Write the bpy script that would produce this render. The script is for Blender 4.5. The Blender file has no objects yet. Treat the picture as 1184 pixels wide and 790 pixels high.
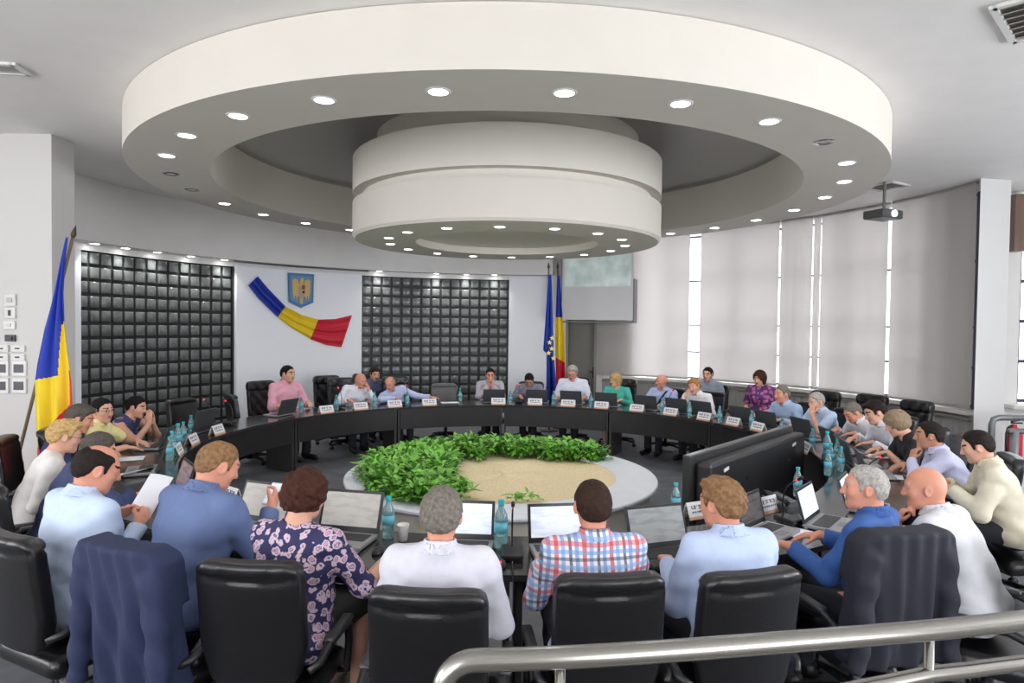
import bpy, bmesh, math, random
import numpy as np
from mathutils import Vector, Matrix
import os
DEBUG = bool(os.environ.get('DBG'))
random.seed(7)
PI = math.pi
SC = bpy.context.scene
COL = SC.collection
# ------------------------------------------------------------------ camera
W_PX, H_PX, F_PX = 1184, 790, 745.3
EYE = Vector((0, 0, 2.05))
PITCH, ROLL = math.radians(1.437), math.radians(0.712)
fwd = Vector((0, math.cos(PITCH), -math.sin(PITCH)))
up0 = Vector((0, math.sin(PITCH), math.cos(PITCH)))
rt0 = Vector((1, 0, 0))
c_r = rt0 * math.cos(ROLL) + up0 * math.sin(ROLL)
c_u = -rt0 * math.sin(ROLL) + up0 * math.cos(ROLL)
cam_d = bpy.data.cameras.new('camera'); cam = bpy.data.objects.new('camera', cam_d); COL.objects.link(cam)
cam_d.sensor_width = 36; cam_d.lens = F_PX / W_PX * 36; cam_d.clip_start = 0.05; cam_d.clip_end = 200
m = Matrix((c_r, c_u, -fwd)).transposed().to_4x4(); m.translation = EYE
cam.matrix_world = m
SC.camera = cam
vs = SC.view_settings
SC.display_settings.display_device = 'sRGB'
vs.view_transform = 'Standard'; vs.look = 'None'; vs.gamma = 1; vs.use_curve_mapping = False
vs.exposure = 0.14

def ray(px, py):
    return (c_r * ((px - 592) / F_PX) + c_u * ((395 - py) / F_PX) + fwd)
def at(px, py, z):
    d = ray(px, py); return EYE + d * ((z - EYE.z) / d.z)
def at_depth(px, py, Y):
    d = ray(px, py); return EYE + d * (Y / d.y)
def on_cyl(px, py, O, R):
    d = ray(px, py); ox, oy = EYE.x - O[0], EYE.y - O[1]
    a = d.x**2 + d.y**2; b = 2 * (ox * d.x + oy * d.y); c = ox * ox + oy * oy - R * R
    t = (-b + math.sqrt(max(0, b * b - 4 * a * c))) / (2 * a)
    return EYE + d * t
def to_px(p):
    v = Vector(p) - EYE; k = F_PX / v.dot(fwd)
    return 592 + v.dot(c_r) * k, 395 - v.dot(c_u) * k

# ------------------------------------------------------------------ materials
def lin(c):
    return tuple((x / 12.92 if x <= .04045 else ((x + .055) / 1.055) ** 2.4) for x in [v / 255 for v in c])
MATS = {}
def mat(name, rgb, rough=.5, metal=0, noise=0, nscale=8, bump=0, bscale=200, emit=0, spec=.5, trans=0, alpha=1, stretch=None, coat=0, linear=False):
    if name in MATS: return MATS[name]
    M = bpy.data.materials.new(name); M.use_nodes = True; nt = M.node_tree; b = nt.nodes['Principled BSDF']
    c = rgb if linear else lin(rgb); c4 = (*c, 1)
    b.inputs['Base Color'].default_value = c4; b.inputs['Roughness'].default_value = rough; b.inputs['Metallic'].default_value = metal
    b.inputs['Specular IOR Level'].default_value = spec
    if trans: b.inputs['Transmission Weight'].default_value = trans
    if alpha < 1: b.inputs['Alpha'].default_value = alpha
    if coat: b.inputs['Coat Weight'].default_value = coat
    if emit:
        b.inputs['Emission Color'].default_value = c4; b.inputs['Emission Strength'].default_value = emit
    if noise or bump:
        tc = nt.nodes.new('ShaderNodeTexCoord'); mp = nt.nodes.new('ShaderNodeMapping')
        nt.links.new(tc.outputs['Object'], mp.inputs['Vector'])
        if stretch: mp.inputs['Scale'].default_value = stretch
    if noise:
        n = nt.nodes.new('ShaderNodeTexNoise'); n.inputs['Scale'].default_value = nscale; n.inputs['Detail'].default_value = 5
        nt.links.new(mp.outputs[0], n.inputs['Vector'])
        r = nt.nodes.new('ShaderNodeMapRange'); r.inputs['From Min'].default_value = .3; r.inputs['From Max'].default_value = .7
        r.inputs['To Min'].default_value = 1 - noise; r.inputs['To Max'].default_value = 1 + noise
        nt.links.new(n.outputs['Fac'], r.inputs['Value'])
        mx = nt.nodes.new('ShaderNodeVectorMath'); mx.operation = 'SCALE'; mx.inputs[0].default_value = c
        nt.links.new(r.outputs[0], mx.inputs['Scale']); nt.links.new(mx.outputs[0], b.inputs['Base Color'])
    if bump:
        n2 = nt.nodes.new('ShaderNodeTexNoise'); n2.inputs['Scale'].default_value = bscale; n2.inputs['Detail'].default_value = 3
        nt.links.new(mp.outputs[0], n2.inputs['Vector'])
        bp = nt.nodes.new('ShaderNodeBump'); bp.inputs['Strength'].default_value = bump; bp.inputs['Distance'].default_value = .01
        nt.links.new(n2.outputs['Fac'], bp.inputs['Height']); nt.links.new(bp.outputs[0], b.inputs['Normal'])
    MATS[name] = M
    return M

# ------------------------------------------------------------------ mesh helpers
def finish(name, bm, material, parent=None, smooth=False, loc=None):
    me = bpy.data.meshes.new(name); bmesh.ops.recalc_face_normals(bm, faces=bm.faces[:]); bm.to_mesh(me); bm.free()
    return link(name, me, material, parent, smooth)
def link(name, me, material, parent=None, smooth=False):
    for mt in (material if isinstance(material, (list, tuple)) else [material]): me.materials.append(mt)
    if smooth: me.polygons.foreach_set('use_smooth', [True] * len(me.polygons))
    o = bpy.data.objects.new(name, me); COL.objects.link(o)
    if parent is not None: o.parent = parent
    return o
def tag(o, label, cat, group=None, kind=None):
    o['label'] = label; o['category'] = cat
    if group: o['group'] = group
    if kind: o['kind'] = kind
    return o
def thing(name, label, cat, loc=(0, 0, 0), rotz=0, group=None):
    o = bpy.data.objects.new(name, None); COL.objects.link(o); o.empty_display_size = .1
    o.location = loc; o.rotation_euler = (0, 0, rotz)
    return tag(o, label, cat, group)
def struct(name, bm, material, smooth=False, label=None):
    o = finish(name, bm, material, None, smooth); o['kind'] = 'structure'
    if label: o['label'] = label
    return o
def dup(root, loc, rotz, label=None, group=None, cat=None):
    r = root.copy(); COL.objects.link(r); r.location = loc; r.rotation_euler = (0, 0, rotz)
    if label: r['label'] = label
    if group: r['group'] = group
    for ch in list(root.children):
        if ch.type not in ('MESH', 'LIGHT'): continue
        c = ch.copy(); COL.objects.link(c); c.parent = r
        for g in ch.children:
            d = g.copy(); COL.objects.link(d); d.parent = c
    return r
def box(bm, c, s, rot=None, bevel=0, seg=2):
    g = bmesh.ops.create_cube(bm, size=1); v = g['verts']
    for q in v: q.co = Vector((q.co.x * s[0], q.co.y * s[1], q.co.z * s[2]))
    if bevel:
        es = list({e for q in v for e in q.link_edges})
        r = bmesh.ops.bevel(bm, geom=es, offset=bevel, segments=seg, affect='EDGES', profile=.5)
        v = list({q for f in r['faces'] for q in f.verts} | {q for q in v if q.is_valid})
        # gather whole island
        seen = set(v); st = list(v)
        while st:
            q = st.pop()
            for e in q.link_edges:
                o = e.other_vert(q)
                if o not in seen: seen.add(o); st.append(o)
        v = list(seen)
    M = (rot.to_4x4() if rot is not None else Matrix.Identity(4)); M = Matrix.Translation(c) @ M
    bmesh.ops.transform(bm, matrix=M, verts=v)
    return v
def tube(bm, pts, r, n=10, caps=True):
    pts = [Vector(p) for p in pts]; rs = r if isinstance(r, (list, tuple)) else [r] * len(pts)
    rings = []; up = None
    for i, p in enumerate(pts):
        t = ((pts[min(i + 1, len(pts) - 1)] - pts[max(i - 1, 0)])).normalized()
        if up is None:
            up = Vector((0, 0, 1)) if abs(t.z) < .9 else Vector((1, 0, 0))
        a = (up - t * up.dot(t)).normalized(); b = t.cross(a); up = a
        rings.append([bm.verts.new(p + (a * math.cos(k * 2 * PI / n) + b * math.sin(k * 2 * PI / n)) * rs[i]) for k in range(n)])
    for A, B in zip(rings, rings[1:]):
        for k in range(n): bm.faces.new((A[k], A[(k + 1) % n], B[(k + 1) % n], B[k]))
    if caps: bm.faces.new(rings[0][::-1]); bm.faces.new(rings[-1])
def lathe(bm, prof, n=32, c=(0, 0, 0), a0=0, a1=2 * PI):
    full = abs(a1 - a0 - 2 * PI) < 1e-6; N = n if full else n + 1
    cols = []
    for k in range(N):
        a = a0 + (a1 - a0) * k / n
        cols.append([bm.verts.new((c[0] + r * math.cos(a), c[1] + r * math.sin(a), c[2] + z)) for r, z in prof])
    for k in range(n):
        A, B = cols[k], cols[(k + 1) % N]
        for i in range(len(prof) - 1): 
            try: bm.faces.new((A[i], B[i], B[i + 1], A[i + 1]))
            except ValueError: pass
    bmesh.ops.remove_doubles(bm, verts=[v for cc in cols for v in cc], dist=1e-5)
def arc_box(bm, O, r0, r1, z0, z1, a0, a1, n):
    rows = []
    for k in range(n + 1):
        a = a0 + (a1 - a0) * k / n; ca, sa = math.cos(a), math.sin(a)
        rows.append([bm.verts.new((O[0] + r * ca, O[1] + r * sa, z)) for r, z in ((r0, z0), (r1, z0), (r1, z1), (r0, z1))])
    for A, B in zip(rows, rows[1:]):
        for i in range(4): bm.faces.new((A[i], A[(i + 1) % 4], B[(i + 1) % 4], B[i]))
    bm.faces.new(rows[0]); bm.faces.new(rows[-1][::-1])
def prism(bm, poly, y0, y1, M=None):
    """polygon in x,z extruded along y"""
    a = [bm.verts.new((x, y0, z)) for x, z in poly]; b = [bm.verts.new((x, y1, z)) for x, z in poly]
    n = len(poly); bm.faces.new(a); bm.faces.new(b[::-1])
    for i in range(n): bm.faces.new((a[i], b[i], b[(i + 1) % n], a[(i + 1) % n]))
    if M is not None: bmesh.ops.transform(bm, matrix=M, verts=a + b)
NB = bmesh.new
def RZ(a): return Matrix.Rotation(a, 3, 'Z')
def RX(a): return Matrix.Rotation(a, 3, 'X')
def RY(a): return Matrix.Rotation(a, 3, 'Y')

# ------------------------------------------------------------------ signed-distance mesher (numpy surface nets)
def smin(a, b, k):
    h = np.clip(.5 + .5 * (b - a) / k, 0, 1); return b + (a - b) * h - k * h * (1 - h)
def smax(a, b, k): return -smin(-a, -b, k)
def caps(P, a, b, r1, r2=None):
    a = np.asarray(a, np.float32); b = np.asarray(b, np.float32); r2 = r1 if r2 is None else r2
    ab = b - a; L = float(ab @ ab) + 1e-12
    t = np.clip(((P - a) @ ab) / L, 0, 1)
    q = P - a - t[:, None] * ab
    return np.sqrt((q * q).sum(1)) - (r1 + (r2 - r1) * t)
def ball(P, c, r):
    q = P - np.asarray(c, np.float32); return np.sqrt((q * q).sum(1)) - r
def ell(P, c, r):
    q = P - np.asarray(c, np.float32); r = np.asarray(r, np.float32)
    k0 = np.sqrt(((q / r) ** 2).sum(1)); k1 = np.sqrt(((q / (r * r)) ** 2).sum(1)) + 1e-9
    return k0 * (k0 - 1) / k1
def rbox(P, c, h, r):
    q = np.abs(P - np.asarray(c, np.float32)) - (np.asarray(h, np.float32) - r)
    return np.sqrt((np.maximum(q, 0) ** 2).sum(1)) + np.minimum(q.max(1), 0) - r
OFF8 = np.array([[i, j, k] for i in (0, 1) for j in (0, 1) for k in (0, 1)], np.int64)
def mesh_sdf(name, sdf, lo, hi, h, slack=.02):
    lo = np.asarray(lo, np.float64); hi = np.asarray(hi, np.float64)
    lev = 3; s = h * 2 ** lev
    n = np.ceil((hi - lo) / s).astype(int) + 1
    g = np.stack(np.meshgrid(*[np.arange(k) for k in n], indexing='ij'), -1).reshape(-1, 3)
    for L in range(lev, -1, -1):
        s = h * 2 ** L
        d = sdf((lo + (g + .5) * s).astype(np.float32))
        g = g[np.abs(d) < s * .9 * 1.25 + (slack if L else slack * .3)]
        if L: g = (g[:, None, :] * 2 + OFF8[None]).reshape(-1, 3)
    if len(g) == 0: return bpy.data.meshes.new(name)
    NN = (n * 2 ** lev + 4).astype(np.int64)
    key = lambda c: (c[..., 0] * NN[1] + c[..., 1]) * NN[2] + c[..., 2]
    ck = key(g); o = np.argsort(ck); g = g[o]; ck = ck[o]
    corners = (g[:, None, :] + OFF8[None])
    ak = key(corners); uk, inv = np.unique(ak.ravel(), return_inverse=True); inv = inv.reshape(-1, 8)
    uz = uk % NN[2]; uy = (uk // NN[2]) % NN[1]; ux = uk // (NN[1] * NN[2])
    uc = np.stack([ux, uy, uz], -1)
    val = sdf((lo + uc * h).astype(np.float32)).astype(np.float64); val[val == 0] = 1e-9
    cv = val[inv]
    mixed = (cv.min(1) < 0) & (cv.max(1) > 0)
    g = g[mixed]; ck = ck[mixed]; cv = cv[mixed]
    EDG = [(a, b) for a in range(8) for b in range(a + 1, 8) if np.abs(OFF8[a] - OFF8[b]).sum() == 1]
    acc = np.zeros((len(g), 3)); cnt = np.zeros(len(g))
    for a, b in EDG:
        va, vb = cv[:, a], cv[:, b]; mk = (va < 0) != (vb < 0)
        t = np.where(mk, va / np.where(mk, va - vb, 1), 0)
        acc += mk[:, None] * (OFF8[a] + t[:, None] * (OFF8[b] - OFF8[a])); cnt += mk
    V = lo + (g + acc / cnt[:, None]) * h
    faces = []
    for ax in range(3):
        e = np.zeros(3, np.int64); e[ax] = 1
        b = np.zeros(3, np.int64); b[(ax + 1) % 3] = 1
        c = np.zeros(3, np.int64); c[(ax + 2) % 3] = 1
        ca, cb = 0, int(e[0] * 4 + e[1] * 2 + e[2])
        mk = (cv[:, ca] < 0) != (cv[:, cb] < 0)
        base = g[mk]; sg = cv[mk, ca] < 0
        idx = []
        ok = np.ones(len(base), bool)
        for q in (base, base - b, base - b - c, base - c):
            kq = key(q); i = np.searchsorted(ck, kq); i = np.clip(i, 0, len(ck) - 1)
            ok &= ck[i] == kq; idx.append(i)
        F = np.stack(idx, -1)[ok]; sg = sg[ok]
        F[~sg] = F[~sg][:, ::-1]
        faces.append(F)
    F = np.concatenate(faces)
    me = bpy.data.meshes.new(name)
    me.vertices.add(len(V)); me.vertices.foreach_set('co', V.astype(np.float32).ravel())
    me.loops.add(len(F) * 4); me.loops.foreach_set('vertex_index', F.astype(np.int32).ravel())
    me.polygons.add(len(F)); me.polygons.foreach_set('loop_start', np.arange(0, len(F) * 4, 4, dtype=np.int32))
    me.polygons.foreach_set('loop_total', np.full(len(F), 4, np.int32))
    me.polygons.foreach_set('use_smooth', np.ones(len(F), bool))
    me.update(calc_edges=True)
    return me
# ================================================================== ROOM
O = (-.07, 8.1)          # axis of the ceiling ring, the drum and the curved wall
RW = 6.2                 # curved wall radius
TC = (-.06, 7.2)         # centre of the table ring
plaster = mat('white_plaster', (236, 234, 231), .75, noise=.02, nscale=3)
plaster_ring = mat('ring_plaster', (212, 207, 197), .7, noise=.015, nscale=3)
panel_white = mat('panel_white', (246, 249, 254), .5)
grey_plaster = mat('grey_plaster', (196, 196, 196), .8)
carpet = mat('carpet', (94, 96, 102), .55, noise=.25, nscale=5, bump=.4, bscale=300)
def ang_of(px, py, R=RW):
    p = on_cyl(px, py, O, R); return math.atan2(p.y - O[1], p.x - O[0])
ZC = 4.025
# floor
bm = NB(); box(bm, (0, 6, -.05), (18, 19, .1)); struct('floor', bm, carpet)
# ceiling with round opening inside the ring
bm = NB(); n = 96
rect = []
hole = []
for k in range(n):
    a = 2 * PI * k / n; ca, sa = math.cos(a), math.sin(a)
    hole.append(bm.verts.new((O[0] + 3.7 * ca, O[1] + 3.7 * sa, ZC)))
    t = min([(9 - O[0]) / ca if ca > 1e-6 else 1e9, (-9 - O[0]) / ca if ca < -1e-6 else 1e9, (15.5 - O[1]) / sa if sa > 1e-6 else 1e9, (-3.5 - O[1]) / sa if sa < -1e-6 else 1e9])
    rect.append(bm.verts.new((O[0] + t * ca, O[1] + t * sa, ZC)))
for k in range(n): bm.faces.new((hole[k], rect[k], rect[(k + 1) % n], hole[(k + 1) % n]))
struct('ceiling', bm, plaster)
# inner raised ceiling
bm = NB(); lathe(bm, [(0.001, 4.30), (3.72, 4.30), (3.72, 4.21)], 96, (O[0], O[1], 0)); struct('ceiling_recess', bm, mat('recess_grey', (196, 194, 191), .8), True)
# the big ring
bm = NB(); lathe(bm, [(3.37, 4.2), (3.37, 3.61), (4.13, 3.61), (4.13, 4.02), (4.05, 4.02), (4.05, 4.2), (3.70, 4.2), (3.37, 4.2)], 160, (O[0], O[1], 0))
o = struct('ceiling_ring', bm, plaster_ring)
def auto_smooth(o, deg=35):
    me = o.data; me.polygons.foreach_set('use_smooth', [True] * len(me.polygons))
    bm = bmesh.new(); bm.from_mesh(me)
    for e in bm.edges:
        e.smooth = not (len(e.link_faces) == 2 and e.calc_face_angle(0) > math.radians(deg))
    bm.to_mesh(me); bm.free()
auto_smooth(o)
# drum
OD = (-.08, 8.1)
bm = NB(); lathe(bm, [(1.60, 4.30), (1.60, 4.0), (1.88, 4.0), (1.88, 3.585), (1.76, 3.585), (1.76, 3.475), (1.88, 3.475), (1.88, 3.09), (1.85, 3.06), (1.13, 3.06), (1.13, 3.15), (0.9, 3.19), (.5, 3.21), (.001, 3.22)], 128, (OD[0], OD[1], 0))
o = struct('ceiling_drum', bm, plaster_ring); auto_smooth(o)

# curved wall pieces -------------------------------------------------
A = lambda px: ang_of(px, 380)
a_pier, a_g1l, a_g1r, a_g2l, a_g2r = A(40), A(90), A(268.5), A(418), A(587.5)
a_scr, a_doorl, a_doorr = A(648), A(655), A(690)
a_b0, a_col = A(797), A(1125)
def wall_arc(name, a0, a1, z0, z1, m=None, r0=RW, th=.25):
    bm = NB(); arc_box(bm, O, r0, r0 + th, z0, z1, a0, a1, max(2, int(abs(a1 - a0) * 30)))
    o = struct(name, bm, m or plaster); auto_smooth(o); return o
zg0, zg1 = .10, 3.055
wall_arc('wall_left', a_pier + .15, a_g1l, 0, ZC)
wall_arc('wall_back_left', a_g1l, a_g1r, zg1, ZC); wall_arc('wall_back_left_plinth', a_g1l, a_g1r, 0, zg0)
wall_arc('wall_back_centre', a_g1r, a_g2l, 0, ZC)
wall_arc('wall_back_right', a_g2l, a_g2r, zg1, ZC); wall_arc('wall_back_right_plinth', a_g2l, a_g2r, 0, zg0)
wall_arc('wall_back', a_g2r, a_doorl, 0, ZC)
wall_arc('wall_back_lintel', a_doorl, a_doorr, 2.35, ZC)
wall_arc('wall_back_right_return', a_doorr, A(697), 0, ZC)
# white panel between the glass walls + pilaster right of them (both stand a little proud)
bm = NB(); arc_box(bm, O, RW - .10, RW - .002, 0, 3.06, a_g1r - .004, a_g2l + .004, 12); auto_smooth(struct('wall_centre_panel', bm, panel_white))
bm = NB(); arc_box(bm, O, RW - .06, RW - .002, 0, 3.12, a_g2r - .002, A(632), 5); auto_smooth(struct('wall_right_panel', bm, panel_white))
bm = NB(); arc_box(bm, O, RW - .06, RW - .002, 0, 3.06, A(75), a_g1l + .001, 4); auto_smooth(struct('wall_left_panel', bm, panel_white))
# soffit above the glass: underside carries the little lamps
bm = NB(); arc_box(bm, O, 5.88, RW - .002, 3.15, ZC - .002, A(61) , A(640), 40); o = struct('ceiling_soffit', bm, plaster); auto_smooth(o)
# glass block walls
gl = mat('glass_block', (98, 102, 101), .22, noise=.25, nscale=7, bump=.3, bscale=14, spec=.5)
gj = mat('glass_block_joint', (30, 34, 34), .5)
def glass_wall(name, a0, a1, ncol, label):
    nrow = 14; pz = (zg1 - zg0) / nrow
    bm = NB(); arc_box(bm, O, RW + .03, RW + .1, zg0, zg1, a0, a1, 20)
    base = finish(name, bm, gj); base['kind'] = 'structure'; base['label'] = label
    bm = NB(); da = (a1 - a0) / ncol
    for i in range(ncol):
        for j in range(nrow):
            a = a0 + (i + .5) * da; z = zg0 + (j + .5) * pz
            w = abs(da) * RW - .048
            box(bm, (O[0] + (RW + .025) * math.cos(a), O[1] + (RW + .025) * math.sin(a), z), (.05, w, pz - .048), RZ(a), .010, 2)
    g = finish('glass_blocks', bm, gl, base, True)
    bm = NB()   # slim frame
    for aa in (a0, a1): box(bm, (O[0] + (RW - .0) * math.cos(aa), O[1] + RW * math.sin(aa), (zg0 + zg1) / 2), (.06, .03, zg1 - zg0), RZ(aa))
    finish('frame', bm, gj, base)
glass_wall('window_1', a_g1l, a_g1r, 14, 'dark grey glass block wall left of the draped flag')
glass_wall('window_2', a_g2l, a_g2r, 15, 'dark grey glass block wall right of the draped flag')
# left pier (faces the camera)
pl = at_depth(60, 300, 6.9)
bm = NB(); box(bm, ((-9 + pl.x) / 2, 7.08, ZC / 2), (9 + pl.x, .36, ZC - .004)); struct('wall_left_pier', bm, mat('pier_plaster', (204, 202, 199), .75))
# outer shell, out of sight: side walls and the wall behind the camera, with window openings
def wall_with_holes(name, axis, pos, u0, u1, holes):
    bm = NB(); us = sorted({u0, u1, *[h for H in holes for h in H[:2]]})
    for a, b in zip(us, us[1:]):
        hh = [H for H in holes if H[0] <= a and H[1] >= b]
        zs = [(0, ZC)] if not hh else [(0, hh[0][2]), (hh[0][3], ZC)]
        for z0, z1 in zs:
            if z1 - z0 < .01: continue
            c = ((a + b) / 2, pos, (z0 + z1) / 2) if axis == 'x' else (pos, (a + b) / 2, (z0 + z1) / 2)
            s = (b - a, .2, z1 - z0) if axis == 'x' else (.2, b - a, z1 - z0)
            box(bm, c, s)
    struct(name, bm, plaster)
wall_with_holes('wall_rear', 'x', -3.5, -9, 9, [(-6.5, -1.5, 1.0, 3.6), (2, 6, 1.0, 3.6)])
wall_with_holes('wall_side_left', 'y', -9, -3.5, 7.4, [(-2, 3, 1.0, 3.6)])
wall_with_holes('wall_side_right', 'y', 8.6, -3.5, 9.2, [(0, 4, 1.0, 3.6)])
# raised gallery the photograph is taken from
bm = NB(); box(bm, (0, -.95, .225), (16, 4.9, .45)); struct('floor_platform', bm, mat('platform_bounce_tone', (128, 125, 120), .5, noise=.05, nscale=6))  # unseen floor, its tone set for the light it bounces upward

# ---------------------------------------------------------------- right side: sill wall, window frames, blinds
wallgrey = mat('sill_wall', (176, 174, 170), .7, noise=.03, nscale=4)
aL, aR = A(697), a_col - 0.004
a0w, a1w = aR, aL           # increasing angle: right column -> left door
wall_arc('wall_right_lower', a0w, a1w, 0, .93, wallgrey)
wall_arc('wall_right_blank', A(733), a1w, .93, ZC, plaster, RW + .12)
wall_arc('wall_right_upper', a0w, a1w, ZC - .06, ZC - .001, plaster, RW + .06)
bm = NB(); arc_box(bm, O, RW - .08, RW + .2, .93, .985, a0w, a1w, 30); auto_smooth(struct('trim_1', bm, mat('sill_white', (224, 222, 216), .45)))
bm = NB(); arc_box(bm, O, RW - .045, RW - .001, .86, .90, a0w, a1w, 30); auto_smooth(struct('trim_2', bm, mat('sill_trim', (150, 146, 138), .5)))
# ribbed panelling below the sill
bm = NB()
k = a0w + .01
while k < a1w - .01:
    box(bm, (O[0] + (RW - .006) * math.cos(k), O[1] + (RW - .006) * math.sin(k), .45), (.012, .018, .78), RZ(k)); k += .085 / RW
struct('trim_3', bm, wallgrey)
wframe = mat('window_frame_dark', (78, 72, 92), .4)
glass = bpy.data.materials.new('pane_glass'); glass.use_nodes = True
nt = glass.node_tree; nt.nodes.clear()
out = nt.nodes.new('ShaderNodeOutputMaterial'); mixs = nt.nodes.new('ShaderNodeMixShader'); tr = nt.nodes.new('ShaderNodeBsdfTransparent'); gs = nt.nodes.new('ShaderNodeBsdfGlossy')
gs.inputs['Roughness'].default_value = .02; mixs.inputs[0].default_value = .06
nt.links.new(tr.outputs[0], mixs.inputs[1]); nt.links.new(gs.outputs[0], mixs.inputs[2]); nt.links.new(mixs.outputs[0], out.inputs[0])
def arc_window(name, a0, a1, label, nm=3):
    root = thing(name, label, 'window'); root['kind'] = 'structure'; del root['category']
    bm = NB()
    for i in range(nm + 1):
        a = a0 + (a1 - a0) * i / nm
        box(bm, (O[0] + (RW + .2) * math.cos(a), O[1] + (RW + .2) * math.sin(a), 2.46), (.06, .06, 2.95), RZ(a))
    for z in (1.02, 1.55, 2.1, 3.0, 3.9):
        arc_box(bm, O, RW + .17, RW + .23, z - .016, z + .016, a0, a1, 8)
    finish('window_frame', bm, wframe, root)
    bm = NB(); arc_box(bm, O, RW + .196, RW + .204, .99, 3.92, a0, a1, 8); finish('window_pane', bm, glass, root)
A64 = lambda px: ang_of(px, 380, RW + .2)
arc_window('window_3', A64(1130), A64(985), 'tall window behind the blind beside the white column', 2)
arc_window('window_4', A64(984), A64(921), 'tall window behind the middle blinds', 1)
arc_window('window_7', A64(920), A64(853), 'tall window behind the blind left of the narrow strips', 1)
arc_window('window_5', A64(852), A64(772), 'tall window showing through the wide bright gap', 1)
# roller blinds
blind = bpy.data.materials.new('blind_fabric'); blind.use_nodes = True; nt = blind.node_tree; b = nt.nodes['Principled BSDF']
b.inputs['Base Color'].default_value = (*lin((188, 185, 180)), 1); b.inputs['Roughness'].default_value = .9
tl = nt.nodes.new('ShaderNodeBsdfTranslucent'); tl.inputs['Color'].default_value = (*lin((190, 182, 176)), 1)
ms = nt.nodes.new('ShaderNodeMixShader'); ms.inputs[0].default_value = .36
tc = nt.nodes.new('ShaderNodeTexCoord'); mp = nt.nodes.new('ShaderNodeMapping'); mp.inputs['Scale'].default_value = (90, 90, 2)
nz = nt.nodes.new('ShaderNodeTexNoise'); nz.inputs['Scale'].default_value = 1; nt.links.new(tc.outputs['Object'], mp.inputs[0]); nt.links.new(mp.outputs[0], nz.inputs['Vector'])
bp = nt.nodes.new('ShaderNodeBump'); bp.inputs['Strength'].default_value = .05; nt.links.new(nz.outputs['Fac'], bp.inputs['Height']); nt.links.new(bp.outputs[0], b.inputs['Normal'])
nt.links.new(b.outputs[0], ms.inputs[1]); nt.links.new(tl.outputs[0], ms.inputs[2]); nt.links.new(ms.outputs[0], nt.nodes['Material Output'].inputs[0])
alum = mat('aluminium', (170, 170, 172), .35, .8)
def roller_blind(pxl, pxr, label, zt=3.99, zb=1.035, taper=0, R=RW - .03):
    root = thing('roller_blind', label, 'blind', group='roller blinds along the curved window wall')
    aa, ab = A(pxr), A(pxl)      # aa<ab
    bm = NB(); N = 24; Mz = 14; rows = []
    for i in range(N + 1):
        f = i / N; row = []
        for j in range(Mz + 1):
            g = j / Mz; z = zb + (zt - zb) * g
            tp = taper * max(0, 1 - g * 1.3)
            a = (aa + tp) + (ab - aa - 2 * tp) * f
            r = R + .012 * math.sin(f * 9 + 1.3 * math.sin(g * 3)) * (1 - g) + .004 * math.sin(f * 23)
            row.append(bm.verts.new((O[0] + r * math.cos(a), O[1] + r * math.sin(a), z)))
        rows.append(row)
    for r0, r1 in zip(rows, rows[1:]):
        for j in range(Mz): bm.faces.new((r0[j], r1[j], r1[j + 1], r0[j + 1]))
    o = finish('fabric', bm, blind, root, True)
    bm = NB(); arc_box(bm, O, R - .012, R + .012, zb - .03, zb, aa, ab, 10); finish('bottom_bar', bm, blind, root)
    bm = NB(); arc_box(bm, O, R - .008, R + .03, zt, ZC - .003, aa, ab, 10); finish('roller_tube', bm, blind, root)
roller_blind(690, 797, 'grey roller blind closed beside the dark door, left of the wide bright gap')
roller_blind(809.5, 900, 'grey roller blind between the wide bright gap and the next thin gap')
roller_blind(902, 938.5, 'narrow strip of grey blind left of the paired thin light gaps', taper=.001)
roller_blind(940, 948, 'very narrow strip of blind between the paired light gaps', taper=.0008)
roller_blind(949, 1026, 'grey roller blind hanging behind the ceiling projector')
roller_blind(1030, 1127, 'grey roller blind nearest the white column on the right', taper=.0012)
# white column right of the blinds
pc0, pc1 = on_cyl(1129, 380, O, RW - .1), at_depth(1164, 380, 8.45)
bm = NB()
poly = [(pc0.x, pc0.y), (pc1.x, pc1.y), (pc1.x + .33, pc1.y + .62), (pc0.x + .36, pc0.y + .40)]
lo_ = [bm.verts.new((x, y, .002)) for x, y in poly]; hi_ = [bm.verts.new((x, y, ZC - .002)) for x, y in poly]
bm.faces.new(lo_); bm.faces.new(hi_)
for i in range(4): bm.faces.new((lo_[i], lo_[(i + 1) % 4], hi_[(i + 1) % 4], hi_[i]))
struct('wall_right_column', bm, mat('column_white', (214, 214, 212), .7))
# far right window wall
yw = 9.25
bm = NB()
xs0 = at_depth(1180, 400, yw).x - .03
box(bm, ((pc1.x + xs0) / 2 - .05, yw + .15, ZC / 2), (xs0 - pc1.x + .1, .3, ZC - .004))
box(bm, ((xs0 + 9) / 2, yw + .15, .48), (9 - xs0, .3, .96)); struct('wall_right', bm, plaster)
bm = NB(); box(bm, ((xs0 + 9) / 2 - .1, yw - .05, .985), (9 - xs0 + .2, .34, .05)); struct('trim_4', bm, mat('sill_white', (224, 222, 216), .45))
r6 = thing('window_6', 'tall window with dark purple mullions at the far right edge', 'window'); r6['kind'] = 'structure'; del r6['category']
bm = NB()
for x in (xs0 + .03, xs0 + .6, xs0 + 1.2): box(bm, (x, yw + .1, 2.5), (.07, .07, 3.0))
for z in (1.05, 1.62, 2.2, 2.78, 3.4): box(bm, ((xs0 + 8.5) / 2, yw + .1, z), (8.5 - xs0, .06, .05))
finish('window_frame', bm, wframe, r6)
bm = NB(); box(bm, ((xs0 + 8.6) / 2, yw + .12, 2.5), (8.6 - xs0, .01, 3.0)); finish('window_pane', bm, glass, r6)
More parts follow.
